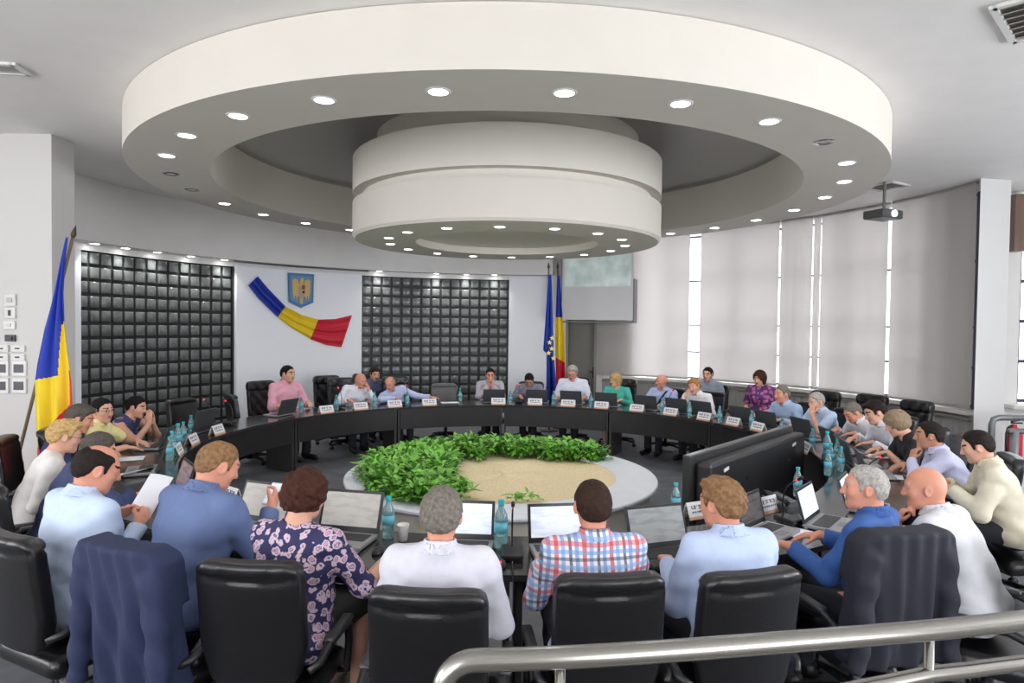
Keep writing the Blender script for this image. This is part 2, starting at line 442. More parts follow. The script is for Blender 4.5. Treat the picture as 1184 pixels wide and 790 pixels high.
# brown pelmet board high on that window
bx0, bx1 = at_depth(1169, 250, yw - .1).x, at_depth(1181, 250, yw - .1).x
zt, zb = at_depth(1175, 213, yw - .1).z, at_depth(1175, 291, yw - .1).z
bm = NB(); box(bm, ((bx0 + bx1) / 2, yw - .1, (min(zt, 3.98) + zb) / 2), (bx1 - bx0, .16, min(zt, 3.98) - zb), None, .004)
o = finish('curtain_pelmet', bm, mat('brown_wood', (122, 100, 88), .5, noise=.15, nscale=4, stretch=(6, 6, .6)))
tag(o, 'brown wooden pelmet board high beside the far right window', 'pelmet')
bm = NB(); box(bm, ((bx1 + bx1 + 1.2) / 2 + .002, yw - .08, (min(zt, 3.98) + zb) / 2), (1.2, .03, min(zt, 3.98) - zb))
o = finish('window_valance', bm, mat('green_valance', (196, 214, 208), .6)); tag(o, 'pale green valance hanging right of the brown pelmet board', 'valance')
# baseboards
bm = NB(); arc_box(bm, O, RW - .02, RW - .001, 0, .1, a0w, a1w, 20); struct('baseboard_right', bm, mat('sill_trim', (150, 146, 138), .5))
bm = NB(); arc_box(bm, O, RW - .115, RW - .101, 0, .1, a_g2l, a_g1r, 10); struct('baseboard_back', bm, mat('sill_white', (224, 222, 216), .45))
# door
bm = NB(); arc_box(bm, O, RW + .1, RW + .15, 0, 2.33, a_doorr + .004, a_doorl - .004, 2)
dr = finish('door_1', bm, mat('door_olive', (118, 116, 108), .55, noise=.05, nscale=4)); dr['kind'] = 'structure'
ph = on_cyl(686.5, 431, O, RW + .08); bm = NB(); box(bm, ph, (.03, .05, .24), RZ(a_doorr), .01); box(bm, ph + Vector((-.05, -.04, .02)), (.12, .03, .03), RZ(a_doorr - PI / 2), .008)
finish('door_handle', bm, mat('black_metal', (24, 24, 26), .4), dr)
bm = NB()
for a in (a_doorl - .003, a_doorr + .003): box(bm, (O[0] + (RW + .03) * math.cos(a), O[1] + (RW + .03) * math.sin(a), 1.17), (.14, .05, 2.34), RZ(a))
struct('trim_5', bm, mat('door_frame', (140, 138, 130), .6))

# ================================================================== LAMPS
lamp_on = mat('lamp_glow', (255, 255, 255), .5, emit=14)
lamp_off = mat('lamp_dark', (150, 150, 150), .3)
trim_m = mat('lamp_trim', (235, 235, 235), .35)
chrome = mat('chrome', (210, 210, 212), .2, 1)
ORD = ['nearest the camera', 'second', 'third', 'fourth', 'fifth', 'sixth', 'seventh', 'eighth', 'ninth', 'tenth', 'eleventh', 'twelfth', 'thirteenth', 'fourteenth', 'fifteenth', 'sixteenth', 'seventeenth', 'eighteenth', 'nineteenth', 'twentieth', 'twenty-first', 'twenty-second', 'twenty-third', 'twenty-fourth', 'twenty-fifth', 'twenty-sixth', 'twenty-seventh', 'twenty-eighth']
def spot(name, parent, power, size=120, blend=.9, rot=(0, 0, 0), col=(1, .985, .96), z=-.02, rad=.05):
    L = bpy.data.lights.new(name, 'SPOT'); L.energy = power; L.spot_size = math.radians(size); L.spot_blend = blend; L.color = col; L.shadow_soft_size = rad
    o = bpy.data.objects.new(name, L); COL.objects.link(o); o.parent = parent; o.location = (0, 0, z); o.rotation_euler = rot; return o
def downlight(p, r, label, group, on=True, power=18, size=145):
    t = thing('recessed_downlight', label, 'lamp', p, 0, group)
    bm = NB(); lathe(bm, [(r * .82, -.001), (r * .82, -.007), (r, -.004), (r * 1.08, 0)], 24); finish('trim_ring', bm, trim_m if on else chrome, t, True)
    bm = NB(); lathe(bm, [(.0005, -.004), (r * .82, -.004)], 24) if on else lathe(bm, [(.0005, .03), (r * .3, .028), (r * .5, .0), (r * .82, -.003)], 20)
    finish('lamp_lens', bm, lamp_on if on else chrome, t, True)
    if on and power: spot('lamp_beam', t, power, size)
    return t
for k in range(28):
    a = math.radians(-83.9 + 12.857 * k)
    off = k in (3, 21, 22)
    dd = {0: 'right of centre, nearest the camera'}.get(k, ORD[k] + ' anticlockwise from the one nearest the camera')
    if k == 3: dd = 'on its right side'
    lab = f"{'unlit' if off else 'lit'} round downlight under the big ceiling ring, {dd}"
    downlight((O[0] + 3.77 * math.cos(a), O[1] + 3.77 * math.sin(a), 3.61), .082, lab, 'downlights under the big ceiling ring', not off)
for k in range(16):
    a = math.radians(-92.3 + 22.5 * k)
    downlight((OD[0] + 1.47 * math.cos(a), OD[1] + 1.47 * math.sin(a), 3.06), .066, f"bright small spotlight under the hanging drum, {ORD[k]}" + ('' if k == 0 else ' anticlockwise from the nearest'), 'spotlights under the hanging drum', True, 10, 140)
for i, px in enumerate((100.6, 137, 175, 214.6, 254)):
    a = A(px); t = downlight((O[0] + 6.06 * math.cos(a), O[1] + 6.06 * math.sin(a), 3.15), .075, f"small spotlight above the left glass block wall, {['first','second','third','fourth','fifth'][i]} from its left end", 'spotlights above the glass block walls', True, 38, 115)
for i, px in enumerate((436, 503, 538, 571)):
    a = A(px); t = downlight((O[0] + 6.06 * math.cos(a), O[1] + 6.06 * math.sin(a), 3.15), .075, f"small spotlight above the right glass block wall, {['first','second','third','fourth','fifth'][i]} from its left end", 'spotlights above the glass block walls', True, 38, 115)
# sky, and area lights added at unseen window openings as daylight
w = bpy.data.worlds.new('sky'); SC.world = w; w.use_nodes = True
w.node_tree.nodes['Background'].inputs[0].default_value = (*lin((240, 244, 255)), 1); w.node_tree.nodes['Background'].inputs[1].default_value = WORLD_STR = 5.2
def area(name, loc, rot, sx, sy, power, col):
    L = bpy.data.lights.new(name, 'AREA'); L.shape = 'RECTANGLE'; L.size = sx; L.size_y = sy; L.energy = power; L.color = col
    o = bpy.data.objects.new(name, L); COL.objects.link(o); o.location = loc; o.rotation_euler = rot; return o
area('added_daylight_rear_left', (-4, -3.3, 2.3), (PI / 2, 0, 0), 5, 2.6, 88, (1, .97, .92))
area('added_daylight_rear_right', (4, -3.3, 2.3), (PI / 2, 0, 0), 4, 2.6, 70, (1, .98, .95))
area('added_daylight_left', (-8.85, .5, 2.3), (0, -PI / 2, 0), 2.6, 5, 110, (1, .94, .86))
area('added_daylight_right', (8.45, 2, 2.3), (0, PI / 2, 0), 2.6, 4, 250, (.95, .97, 1))
# ================================================================== TABLE RING, PLANTER, CHAIRS, WALL THINGS
wood = mat('black_wood', (50, 48, 49), .16, noise=.15, nscale=6, spec=.9)
wood_side = mat('black_wood_side', (34, 32, 33), .4, noise=.15, nscale=6)
edge_m = mat('table_edge', (62, 60, 60), .35)
RI, RO, ZT = 3.26, 3.88, .75
def table_segment(a0, a1, label):
    mid = (a0 + a1) / 2
    t = thing('curved_table_segment', label, 'table', (TC[0] + (RI + RO) / 2 * math.cos(mid), TC[1] + (RI + RO) / 2 * math.sin(mid), 0), 0, 'segments of the ring table')
    L = t.location; Ol = (TC[0] - L.x, TC[1] - L.y)
    g = .0008
    bm = NB(); arc_box(bm, Ol, RI, RO, ZT - .035, ZT, a0 + g, a1 - g, 12); auto_smooth(finish('tabletop', bm, wood, t))
    bm = NB(); arc_box(bm, Ol, RI + .03, RI + .05, .40, ZT - .036, a0 + .012, a1 - .012, 12); auto_smooth(finish('modesty_panel', bm, wood_side, t))
    for a, s in ((a0, 1), (a1, -1)):
        am = a + s * .009
        bm = NB(); box(bm, (Ol[0] + (RI + .30) * math.cos(am), Ol[1] + (RI + .30) * math.sin(am), .355), (.50, .035, .71), RZ(am)); finish('leg_panel', bm, edge_m, t)
NT = 12; da = 2 * PI / NT
seg_a0 = math.atan2(at(592, 640, .75).y - TC[1], at(592, 640, .75).x - TC[0])
SEG_WHO = ['right of the near seam, in front of the plaid shirt', 'in front of the man in pale blue', 'in front of the older man in royal blue', 'in front of the man in the cream blazer',
           'by the windows, before the men in white', 'before the ginger-haired person and the floor display', 'on the far side before the woman in teal',
           'at the far centre before the white-haired man', 'before the empty grey chair and leaning bald man', 'on the far left before the man in pink', 'on the left before the woman with clasped hands', 'on the near left before the man holding paper']
for i in range(NT):
    table_segment(seg_a0 + i * da, seg_a0 + (i + 1) * da, 'black curved table segment ' + SEG_WHO[i])

# ---------------------------------------------------------------- planter
PC = (-.10, 7.12)
marble = mat('white_marble', (222, 226, 234), .3, noise=.03, nscale=5)
pt = thing('round_planter', 'low round white planter with sand and green plants inside the table ring', 'planter', (PC[0], PC[1], 0))
bm = NB(); lathe(bm, [(1.26, .36), (1.26, .415), (1.69, .415), (1.70, .405), (1.70, .385), (1.69, .375), (1.26, .36)], 96); o = finish('rim', bm, marble, pt); auto_smooth(o)
bm = NB(); lathe(bm, [(1.62, .374), (1.62, .0)], 96); lathe(bm, [(1.28, .36), (1.28, 0)], 96); finish('wall_ring', bm, mat('planter_cream', (214, 208, 196), .6), pt, True)
bm = NB()
sr = random.Random(3); rings = []
for r in [0.001] + [1.262 * k / 14 for k in range(1, 15)]:
    rings.append([bm.verts.new((r * math.cos(a * 2 * PI / 64), r * math.sin(a * 2 * PI / 64), .385 + .012 * math.sin(r * 5 + a * .4) + sr.uniform(-.004, .004))) for a in range(64)])
for r0, r1 in zip(rings, rings[1:]):
    for k in range(64): bm.faces.new((r0[k], r1[k], r1[(k + 1) % 64], r0[(k + 1) % 64]))
o = finish('sand', bm, mat('sand', (222, 204, 166), .95, noise=.12, nscale=40, bump=.6, bscale=160), pt, True); o['kind'] = 'stuff'
# foliage: a crescent along the left and far side, plus a few small tufts
leafm = mat('leaf_green', (112, 172, 66), .5, noise=.4, nscale=6)
bm = NB(); lr = random.Random(11)
def leaf(bm, p, d, L, w, droop):
    d = Vector(d).normalized(); s = d.cross(Vector((0, 0, 1))); s = s.normalized() if s.length > .01 else Vector((1, 0, 0))
    u = s.cross(d).normalized()
    pts = []
    for f, ww in ((0, .06), (.3, .9), (.6, .95), (.85, .5), (1, .04)):
        q = p + d * L * f - Vector((0, 0, droop * L * f * f)); pts.append((q - s * w * ww + u * w * .25 * ww, q, q + s * w * ww + u * w * .25 * ww))
    vv = [[bm.verts.new(x) for x in r] for r in pts]
    for a, b in zip(vv, vv[1:]):
        bm.faces.new((a[0], a[1], b[1], b[0])); bm.faces.new((a[1], a[2], b[2], b[1]))
def tuft(x, y, h, n, L):
    for _ in range(n):
        a = lr.uniform(0, 2 * PI); e = lr.uniform(.1, 1.1); rr = lr.uniform(0, .09)
        p = Vector((x + rr * math.cos(a), y + rr * math.sin(a), .39 + h * lr.uniform(.15, 1)))
        leaf(bm, p, (math.cos(a) * math.cos(e), math.sin(a) * math.cos(e), math.sin(e)), L * lr.uniform(.7, 1.3), L * lr.uniform(.16, .26), lr.uniform(.1, .6))
def in_bed(x, y):
    """the planted crescent: left side wide, far side, ending right of centre"""
    r = math.hypot(x, y); a = math.degrees(math.atan2(y, x)) % 360
    if a < 32 or a > 252: return False
    if a < 60: inner = 1.02
    elif a < 100: inner = .98
    elif a < 150: inner = .86
    elif a < 215: inner = .64
    elif a < 240: inner = .86
    else: inner = .98
    return inner + .08 * math.sin(a * .21) < r < 1.50
cnt = 0
while cnt < 640:
    a = lr.uniform(0, 2 * PI); r = 1.52 * math.sqrt(lr.random()); x, y = r * math.cos(a), r * math.sin(a)
    if in_bed(x, y): tuft(x, y, lr.uniform(.10, .20), 19, .112); cnt += 1
for a, r in ((277, 1.16), (283, 1.2)): 
    for k in range(3): tuft(r * math.cos(math.radians(a + k)), r * math.sin(math.radians(a + k)), .09, 7, .09)
o = finish('foliage', bm, leafm, pt, True); o['kind'] = 'stuff'; o['label'] = 'leafy green ground plants'

# ---------------------------------------------------------------- chairs
leather = mat('black_leather', (19, 19, 21), .33, noise=.2, nscale=10, bump=.12, bscale=120, spec=.6)
leather_grey = mat('grey_leather', (92, 92, 94), .45, noise=.15, nscale=10)
plastic = mat('black_plastic', (28, 28, 30), .4)
armpad = mat('arm_pad', (58, 58, 60), .4)
def chair_meshes(top, tufted, w=.238):
    zc = (top + .43) / 2; hh = (top - .43) / 2
    def back(P):
        x, y, z = P[:, 0], P[:, 1], P[:, 2]
        yy = y + .225 + (z - .43) * .13 - x * x * .55
        Q = np.stack([x, yy, z], 1)
        ww = w - .05 * np.clip((.62 - z) / .2, 0, 1)
        q = np.stack([np.abs(x) - (ww - .07), np.abs(z - zc) - (hh - .07)], 1)
        d2 = np.sqrt((np.maximum(q, 0) ** 2).sum(1)) + np.minimum(q.max(1), 0) - .07
        hr_ = .15 if tufted else .075
        pad = .042 + .010 * np.clip((z - (top - hr_ - .01)) / .04, 0, 1)
        g = np.abs(z - (top - hr_) - .25 * x * x); pad = pad - .013 * np.exp(-(g / .012) ** 2)
        if tufted:
            pad = pad + np.where(yy > 0, .008 * np.cos(x * 38) * np.cos((z - zc) * 30), 0)
        e = np.abs(yy) - pad + .02
        return np.minimum(np.maximum(d2 + .02, e), 0) + np.sqrt(np.maximum(d2 + .02, 0) ** 2 + np.maximum(e, 0) ** 2) - .02
    def seat(P):
        x, y, z = P[:, 0], P[:, 1], P[:, 2]
        zz = z + .02 * np.clip((y - .12) / .14, 0, 1) ** 2
        return rbox(np.stack([x, y, zz], 1), (0, .03, .358), (.255, .25, .058), .05)
    b = mesh_sdf('backrest', back, (-.34, -.52, .38), (.34, .02, top + .05), .016)
    s = mesh_sdf('seat', seat, (-.3, -.3, .27), (.3, .34, .46), .018)
    return b, s
def build_chair(name, label, top, tufted, leath):
    t = thing(name, label, 'chair', (0, 0, 0), 0, 'chairs around the ring table')
    b, s = chair_meshes(top, tufted); link('backrest', b, leath, t, True); link('seat', s, leath, t, True)
    for sx in (-1, 1):
        bm = NB(); tube(bm, [(sx * .25, .14, .33), (sx * .29, .14, .33), (sx * .295, .16, .48), (sx * .295, .14, .575), (sx * .295, -.10, .585), (sx * .295, -.20, .55), (sx * .26, -.25, .53)], [.016, .018, .02, .022, .022, .02, .016], 8)
        ar = finish('armrest', bm, plastic, t, True)
        bm = NB(); box(bm, (sx * .295, .02, .60), (.055, .27, .03), None, .013, 2); finish('arm_pad', bm, armpad, ar, True)
    bm = NB(); lathe(bm, [(.0005, .302), (.09, .302), (.09, .285), (.03, .28), (.03, .12), (.045, .12), (.045, .06), (.0005, .06)], 16); finish('gas_column', bm, plastic, t, True)
    bm = NB()
    for k in range(5):
        a = k * 2 * PI / 5 + .3; c, s_ = math.cos(a), math.sin(a)
        tube(bm, [(.03 * c, .03 * s_, .105), (.17 * c, .17 * s_, .10), (.32 * c, .32 * s_, .075)], [.028, .024, .017], 8)
    base = finish('star_base', bm, plastic, t, True)
    for k in range(5):
        a = k * 2 * PI / 5 + .3; c, s_ = math.cos(a), math.sin(a)
        bm = NB()
        for off in (-.014, .014): 
            n = len(bm.verts); tube(bm, [(.32 * c - off * s_ - .008 * -s_, .32 * s_ + off * c, .03), (.32 * c - (off + .014) * s_, .32 * s_ + (off + .014) * c, .03)], .029, 12)
        tube(bm, [(.32 * c, .32 * s_, .03), (.32 * c, .32 * s_, .075)], .008, 6)
        finish('castor', bm, plastic, base, True)
    return t
CH_LOW = build_chair('office_chair', 'x', 1.02, False, leather)
CH_HIGH = build_chair('executive_chair', 'x', 1.13, True, leather)
CH_GREY = build_chair('office_chair', 'x', .98, False, leather_grey)
used = set()
def place_chair(proto, x, y, head, label, group=None):
    """head: world direction (radians) the sitter faces"""
    rz = head - PI / 2
    if proto.name not in used:
        used.add(proto.name); r = proto; r.location = (x, y, 0); r.rotation_euler = (0, 0, rz); r['label'] = label
        if group: r['group'] = group
        return r
    return dup(proto, (x, y, 0), rz, label, group)

# ---------------------------------------------------------------- wall things
# projection screen
p0, p1 = on_cyl(649, 374, O, 5.6), on_cyl(732, 374, O, 5.6)
zb = (at_depth(690, 373, (p0.y + p1.y) / 2)).z; zt = 3.68
mid = (p0 + p1) / 2; d = (p1 - p0); d.z = 0; an = math.atan2(d.y, d.x); L = d.length
sc_ = thing('projection_screen', 'white wall projection screen with a faint pale green picture beside the flags', 'screen', (mid.x, mid.y, zb), an)
scm = bpy.data.materials.new('screen_picture'); scm.use_nodes = True; nt = scm.node_tree; b = nt.nodes['Principled BSDF']; b.inputs['Roughness'].default_value = .8
tc = nt.nodes.new('ShaderNodeTexCoord'); nz = nt.nodes.new('ShaderNodeTexNoise'); nz.inputs['Scale'].default_value = 3.0; nz.inputs['Detail'].default_value = 2
rp = nt.nodes.new('ShaderNodeValToRGB'); rp.color_ramp.elements[0].position = .35; rp.color_ramp.elements[0].color = (*lin((176, 196, 190)), 1); rp.color_ramp.elements[1].position = .65; rp.color_ramp.elements[1].color = (*lin((214, 226, 222)), 1)
nt.links.new(tc.outputs['Object'], nz.inputs[0]); nt.links.new(nz.outputs[0], rp.inputs[0]); nt.links.new(rp.outputs[0], b.inputs['Base Color']); nt.links.new(rp.outputs[0], b.inputs['Emission Color']); b.inputs['Emission Strength'].default_value = .16
scw = mat('screen_white', (212, 212, 212), .8)
bm = NB(); box(bm, (0, 0, (zt - zb) / 2 + .02), (L - .02, .012, zt - zb - .06)); finish('screen_fabric', bm, scw, sc_)
bm = NB(); box(bm, (.0, -.008, (zt - zb) * .73), (L - .12, .003, (zt - zb) * .50)); finish('projected_image', bm, scm, sc_)
bm = NB(); box(bm, (0, .03, .01), (L, .035, .035), None, .01); finish('bottom_bar', bm, mat('screen_grey', (120, 120, 122), .5), sc_)
bm = NB(); box(bm, (0, .05, zt - zb), (L + .06, .1, .1), None, .02); finish('screen_case', bm, scw, sc_)
bm = NB(); box(bm, (L / 2 - .01, .22, .25 + .2), (.05, .40, .9)); box(bm, (-L / 2 + .01, .22, .9), (.05, .4, 1.0)); finish('mounting_bracket', bm, mat('screen_grey', (120, 120, 122), .5), sc_)
# rail along the white panel
bm = NB(); pts = [on_cyl(270 + k * 156 / 12, 306 + k, O, 5.86) for k in range(13)]
for p in pts: p.z = 3.125
tube(bm, pts, .018, 8); o = finish('curtain_rail', bm, mat('rail_metal', (120, 122, 126), .3, .9), None, True); tag(o, 'thin metal rail along the top of the white wall panel', 'rail')
# draped tricolour
RP = RW - .10
def on_panel(px, py, off): return on_cyl(px, py, O, RP - off)
cloth_b, cloth_y, cloth_r = mat('flag_blue', (32, 58, 168), .7), mat('flag_yellow', (236, 206, 40), .7), mat('flag_red', (206, 38, 58), .7)
top = [(287.5, 329), (298, 319.5), (309, 333), (330, 354.5), (349, 364), (368, 369.7), (388, 369), (407, 364.5)]
bot = [(287.4, 330.5), (300, 345), (310, 356), (321, 366.7), (338, 380), (359, 392.5), (377, 399), (394.7, 401.6)]
def interp(pl, u):
    f = u * (len(pl) - 1); i = min(int(f), len(pl) - 2); g = f - i
    return (pl[i][0] * (1 - g) + pl[i + 1][0] * g, pl[i][1] * (1 - g) + pl[i + 1][1] * g)
top_s = [(298, 319.5), (309, 333), (330, 354.5), (349, 364.5), (368, 369.7), (388, 369), (407, 364.5)]
bot_s = [(287.4, 330), (299, 345), (321, 366.7), (338, 380), (359, 392.5), (377, 399), (394.7, 401.6)]
bm = NB(); NU, NV = 60, 30; G = []
for i in range(NU + 1):
    u = i / NU; a, b2 = interp(top_s, u), interp(bot_s, u); row = []
    for j in range(NV + 1):
        v = j / NV; px, py = a[0] * (1 - v) + b2[0] * v, a[1] * (1 - v) + b2[1] * v
        off = .045 + .036 * math.sin(v * 5 * PI + u * 2.5) * (.5 + .5 * math.sin(u * PI)) + .012 * math.sin(v * 11 * PI + u * 5)
        row.append(bm.verts.new(on_panel(px, py, off)))
    G.append(row)
for i in range(NU):
    for j in range(NV):
        f = bm.faces.new((G[i][j], G[i][j + 1], G[i + 1][j + 1], G[i + 1][j]))
        u = (i + .5) / NU; v = (j + .5) / NV
        f.material_index = 0 if u < .335 else (1 if u < .665 - .05 * v * 0 else 2)
o = finish('draped_flag', bm, [cloth_b, cloth_y, cloth_r], None, True); tag(o, 'blue, yellow and red cloth draped diagonally across the white wall panel', 'flag')
sol = o.modifiers.new('thick', 'SOLIDIFY'); sol.thickness = .004
# coat of arms plaque
e0, e1 = on_panel(332, 316, 0), on_panel(361.5, 318, 0); em = (e0 + e1) / 2; dd_ = e1 - e0; dd_.z = 0; ea = math.atan2(dd_.y, dd_.x); ew = dd_.length
ez1, ez0 = (on_panel(347, 316.5, 0)).z, on_panel(347, 356, 0).z; eh = ez1 - ez0
nrm_ = Vector((math.sin(ea), -math.cos(ea), 0))
pq = em + nrm_ * .06
plq = thing('coat_of_arms_plaque', 'blue shield plaque with a golden eagle emblem above the draped cloth', 'emblem', (pq.x, pq.y, ez0), ea)
hw = ew / 2
bm = NB(); prism(bm, [(-hw, eh), (-hw * .95, eh * .16), (0, 0), (hw * .95, eh * .16), (hw, eh)], .0, .03); finish('shield', bm, mat('emblem_blue', (72, 122, 176), .5), plq)
bm = NB(); prism(bm, [(-hw * .86, eh * .93), (-hw * .82, eh * .22), (0, eh * .08), (hw * .82, eh * .22), (hw * .86, eh * .93)], -.004, .001); finish('inner_field', bm, mat('emblem_blue_light', (104, 146, 184), .5), plq)
gold = mat('emblem_gold', (214, 184, 104), .45); 
bm = NB()
for s in (-1, 1):
    prism(bm, [(s * x * hw, z * eh) for x, z in ((.12, .62), (.30, .80), (.52, .84), (.70, .80), (.68, .45), (.56, .24), (.46, .38), (.38, .22), (.28, .34), (.14, .36))], -.012, -.003)
prism(bm, [(x * hw, z * eh) for x, z in ((-.14, .70), (-.06, .86), (.10, .88), (.20, .80), (.12, .74), (.16, .4), (.10, .14), (0, .10), (-.10, .14), (-.16, .4))], -.013, -.003)
finish('eagle', bm, gold, plq)
bm = NB(); prism(bm, [(x * hw, z * eh) for x, z in ((-.26, .62), (.26, .62), (.26, .38), (.0, .24), (-.26, .38))], -.018, -.012); finish('breast_shield', bm, mat('emblem_tan', (186, 160, 134), .5), plq)
bm = NB(); prism(bm, [(x * hw, z * eh) for x, z in ((.02, .66), (.26, .66), (.26, .56), (.14, .52), (.02, .56))], -.022, -.018); finish('red_quarter', bm, mat('emblem_red', (160, 52, 60), .5), plq)
bm = NB(); prism(bm, [(x * hw, z * eh) for x, z in ((.04, .48), (.24, .50), (.24, .43), (.06, .42))], -.022, -.018); finish('dark_quarter', bm, mat('emblem_dark', (40, 36, 40), .5), plq)
# hanging flags on poles -------------------------------------------------
pole_m = mat('flag_pole', (112, 100, 84), .5); tip_m = mat('flag_tip', (70, 62, 50), .5, .3)
def hanging_flag(name, label, base, top, xs, colour_fn, mats, folds, wr=.05, stars=None):
    """cloth hung on a pole: xs = list of (z, left, right) in metres relative to the pole axis at that height"""
    base, top = Vector(base), Vector(top); t = thing(name, label, 'flag', (base.x, base.y, 0))
    B = base; ax = (top - base)
    bm = NB(); p = [Vector((0, 0, .02)), Vector((top.x - base.x, top.y - base.y, top.z - .13))]; tube(bm, p, .016, 10); finish('pole', bm, pole_m, t, True)
    q = p[1]; dz = (p[1] - p[0]).normalized()
    bm = NB(); tube(bm, [q, q + dz * .03, q + dz * .07, q + dz * .13], [.014, .026, .018, .002], 10); finish('pole_tip', bm, tip_m, t, True)
    bm = NB(); lathe(bm, [(.0005, .03), (.16, .03), (.17, .015), (.17, 0), (.0005, 0)], 24); finish('floor_stand', bm, tip_m, t, True)
    bm = NB(); NV, NU = 200, 64; G = []
    zs = [r[0] for r in xs]
    for j in range(NV + 1):
        z = zs[0] + (zs[-1] - zs[0]) * j / NV
        l = float(np.interp(-z, [-r for r in zs], [r[1] for r in xs])); r_ = float(np.interp(-z, [-r for r in zs], [r[2] for r in xs]))
        px = (top.x - base.x) * z / top.z; py = (top.y - base.y) * z / top.z
        row = []
        for i in range(NU + 1):
            u = i / NU; sway = wr * (j / NV) ** .5
            y = -.03 + sway * math.sin(u * folds * 2 * PI + j * .0105) - .02
            row.append(bm.verts.new((px + l + (r_ - l) * u, py + y, z + .012 * math.sin(u * 9))))
        G.append(row)
    for j in range(NV):
        for i in range(NU):
            f = bm.faces.new((G[j][i], G[j + 1][i], G[j + 1][i + 1], G[j][i + 1]))
            c = f.calc_center_median(); z = c.z; px = (top.x - base.x) * z / top.z
            f.material_index = colour_fn(c.x - px, z, (i + .5) / NU, (j + .5) / NV)
    o = finish('cloth', bm, mats, t, True); sol = o.modifiers.new('thick', 'SOLIDIFY'); sol.thickness = .004
    if stars:
        for (sx, sz) in stars:
            bm = NB(); pl_ = []
            for k in range(10):
                a = PI / 2 + k * PI / 5; r = .055 if k % 2 == 0 else .024; pl_.append((sx + r * math.cos(a), sz + r * math.sin(a)))
            prism(bm, pl_, -.135, -.128); finish('star', bm, mat('star_yellow', (240, 226, 150), .6), t)
    return t
# tall one by the left pier
fd = 6.55
fb = at_depth(25, 510, fd); ft = at_depth(84, 260, fd)
slope = (ft.x - fb.x) / (ft.z - fb.z); bx = fb.x - slope * fb.z
mpp = fd / F_PX
def zz(py): return at_depth(60, py, fd).z
def polex(z): return bx + slope * z
def rel(px, py): 
    p = at_depth(px, py, fd); return p.x - polex(p.z), p.z
def row(py, l, r): 
    a, z = rel(l, py); b2, _ = rel(r, py); return (z, a, b2)
xs = [row(276, 80, 83), row(300, 75, 79), row(340, 66, 77), row(380, 54, 80), row(420, 45, 86), row(440, 42, 89), row(470, 42, 91), row(500, 44, 92), row(535, 45, 93)]
def left_col(dx, z, u, v):
    p = to_px((polex(z) + dx, fd, z)); px, py = p
    xb = 77 if py < 375 else 74 - (py - 375) * .02     # blue / yellow line
    if px < xb and py < 440 - (px - 40) * .2 and (py < 375 or px < xb): return 0
    if py < 372: return 0
    if py > 428 and px > 82.5 - max(0, py - 466) * .62: return 2
    return 1
hanging_flag('flag_on_pole', 'tall blue, yellow and red flag on a leaning pole by the left wall', (bx, fd, 0), (polex(ft.z), fd, ft.z), xs, left_col, [cloth_b, cloth_y, cloth_r], 2.5, .045)
# the pair beside the screen
fd2 = 12.5
def flag2(pxt, pyt, pxb, lab, outline, colf, mats, name, folds, stars=None):
    ft = at_depth(pxt, pyt, fd2); b0 = at_depth(pxb, 460, fd2); sl = (ft.x - b0.x) / (ft.z - b0.z); bx = b0.x - sl * b0.z
    def row2(py, l, r):
        a = at_depth(l, py, fd2); b2 = at_depth(r, py, fd2); return (a.z, a.x - (bx + sl * a.z), b2.x - (bx + sl * a.z))
    zf = lambda py: at_depth(pxt, py, fd2).z
    st = [(at_depth(x, y, fd2).x - bx, at_depth(x, y, fd2).z) for x, y in stars] if stars else None
    return hanging_flag(name, lab, (bx, fd2, 0), (bx + sl * ft.z, fd2, ft.z), [row2(*o) for o in outline], lambda dx, z, u, v: colf(z, zf, u), mats, folds, .07, st)
flag2(634.5, 303, 635, 'dark blue flag with small pale stars on a pole beside the screen', [(318, 634, 637), (340, 632.5, 638), (370, 630.5, 639), (405, 628, 640), (409, 632, 640), (440, 632, 643), (470, 631, 646)], lambda z, zf, u: 0, [mat('flag_eu_blue', (30, 62, 170), .7)], 'flag_on_pole', 2, [(638, 391), (635, 396), (637.5, 403), (634, 408), (639.5, 414)])
fd2 = 12.95
flag2(645, 303, 647, 'narrow blue, yellow and red flag on a pole, next to the screen edge', [(319, 644, 647.5), (350, 643, 649), (390, 641.5, 652), (440, 643, 653), (475, 644, 654)], lambda z, zf, u: 0 if z > zf(367) else (1 if z > zf(413 + 6 * u) else 2), [cloth_b, cloth_y, cloth_r], 'flag_on_pole', 1.5)
# left pier: switches, thermostat, framed notices
yp = 6.9
def on_pier(px, py): return at_depth(px, py, yp - .001)
def wall_plate(name, cat, label, px, py, w, h, col, inner=None, icol=(40, 40, 44)):
    p = on_pier(px, py); t = thing(name, label, cat, (p.x, yp - .001, p.z))
    bm = NB(); box(bm, (0, -.012, 0), (w, .024, h), None, .006); finish('cover_plate', bm, mat('plate_%d_%d_%d' % col, col, .4), t, False)
    if inner:
        bm = NB(); box(bm, (0, -.028, 0), inner, None, .003); finish('button' if cat != 'notice' else 'printed_picture', bm, mat('inset_%d_%d_%d' % icol, icol, .4), t)
    return t
wall_plate('wall_thermostat', 'thermostat', 'small white thermostat box highest on the left wall', 13, 347, .12, .13, (206, 204, 200), (.06, .008, .05), (178, 176, 172))
wall_plate('light_switch', 'switch', 'white light switch with a dark rocker below the thermostat', 13, 362, .11, .12, (214, 212, 208), (.025, .012, .06))
wall_plate('light_switch', 'switch', 'plain white switch plate under the dark rocker switch', 12, 376, .12, .09, (218, 216, 212), (.05, .008, .04), (204, 202, 198))
wall_plate('wall_socket', 'socket', 'black socket bracket on the left wall above the notices', 13, 391, .11, .07, (44, 44, 46), (.06, .02, .03))
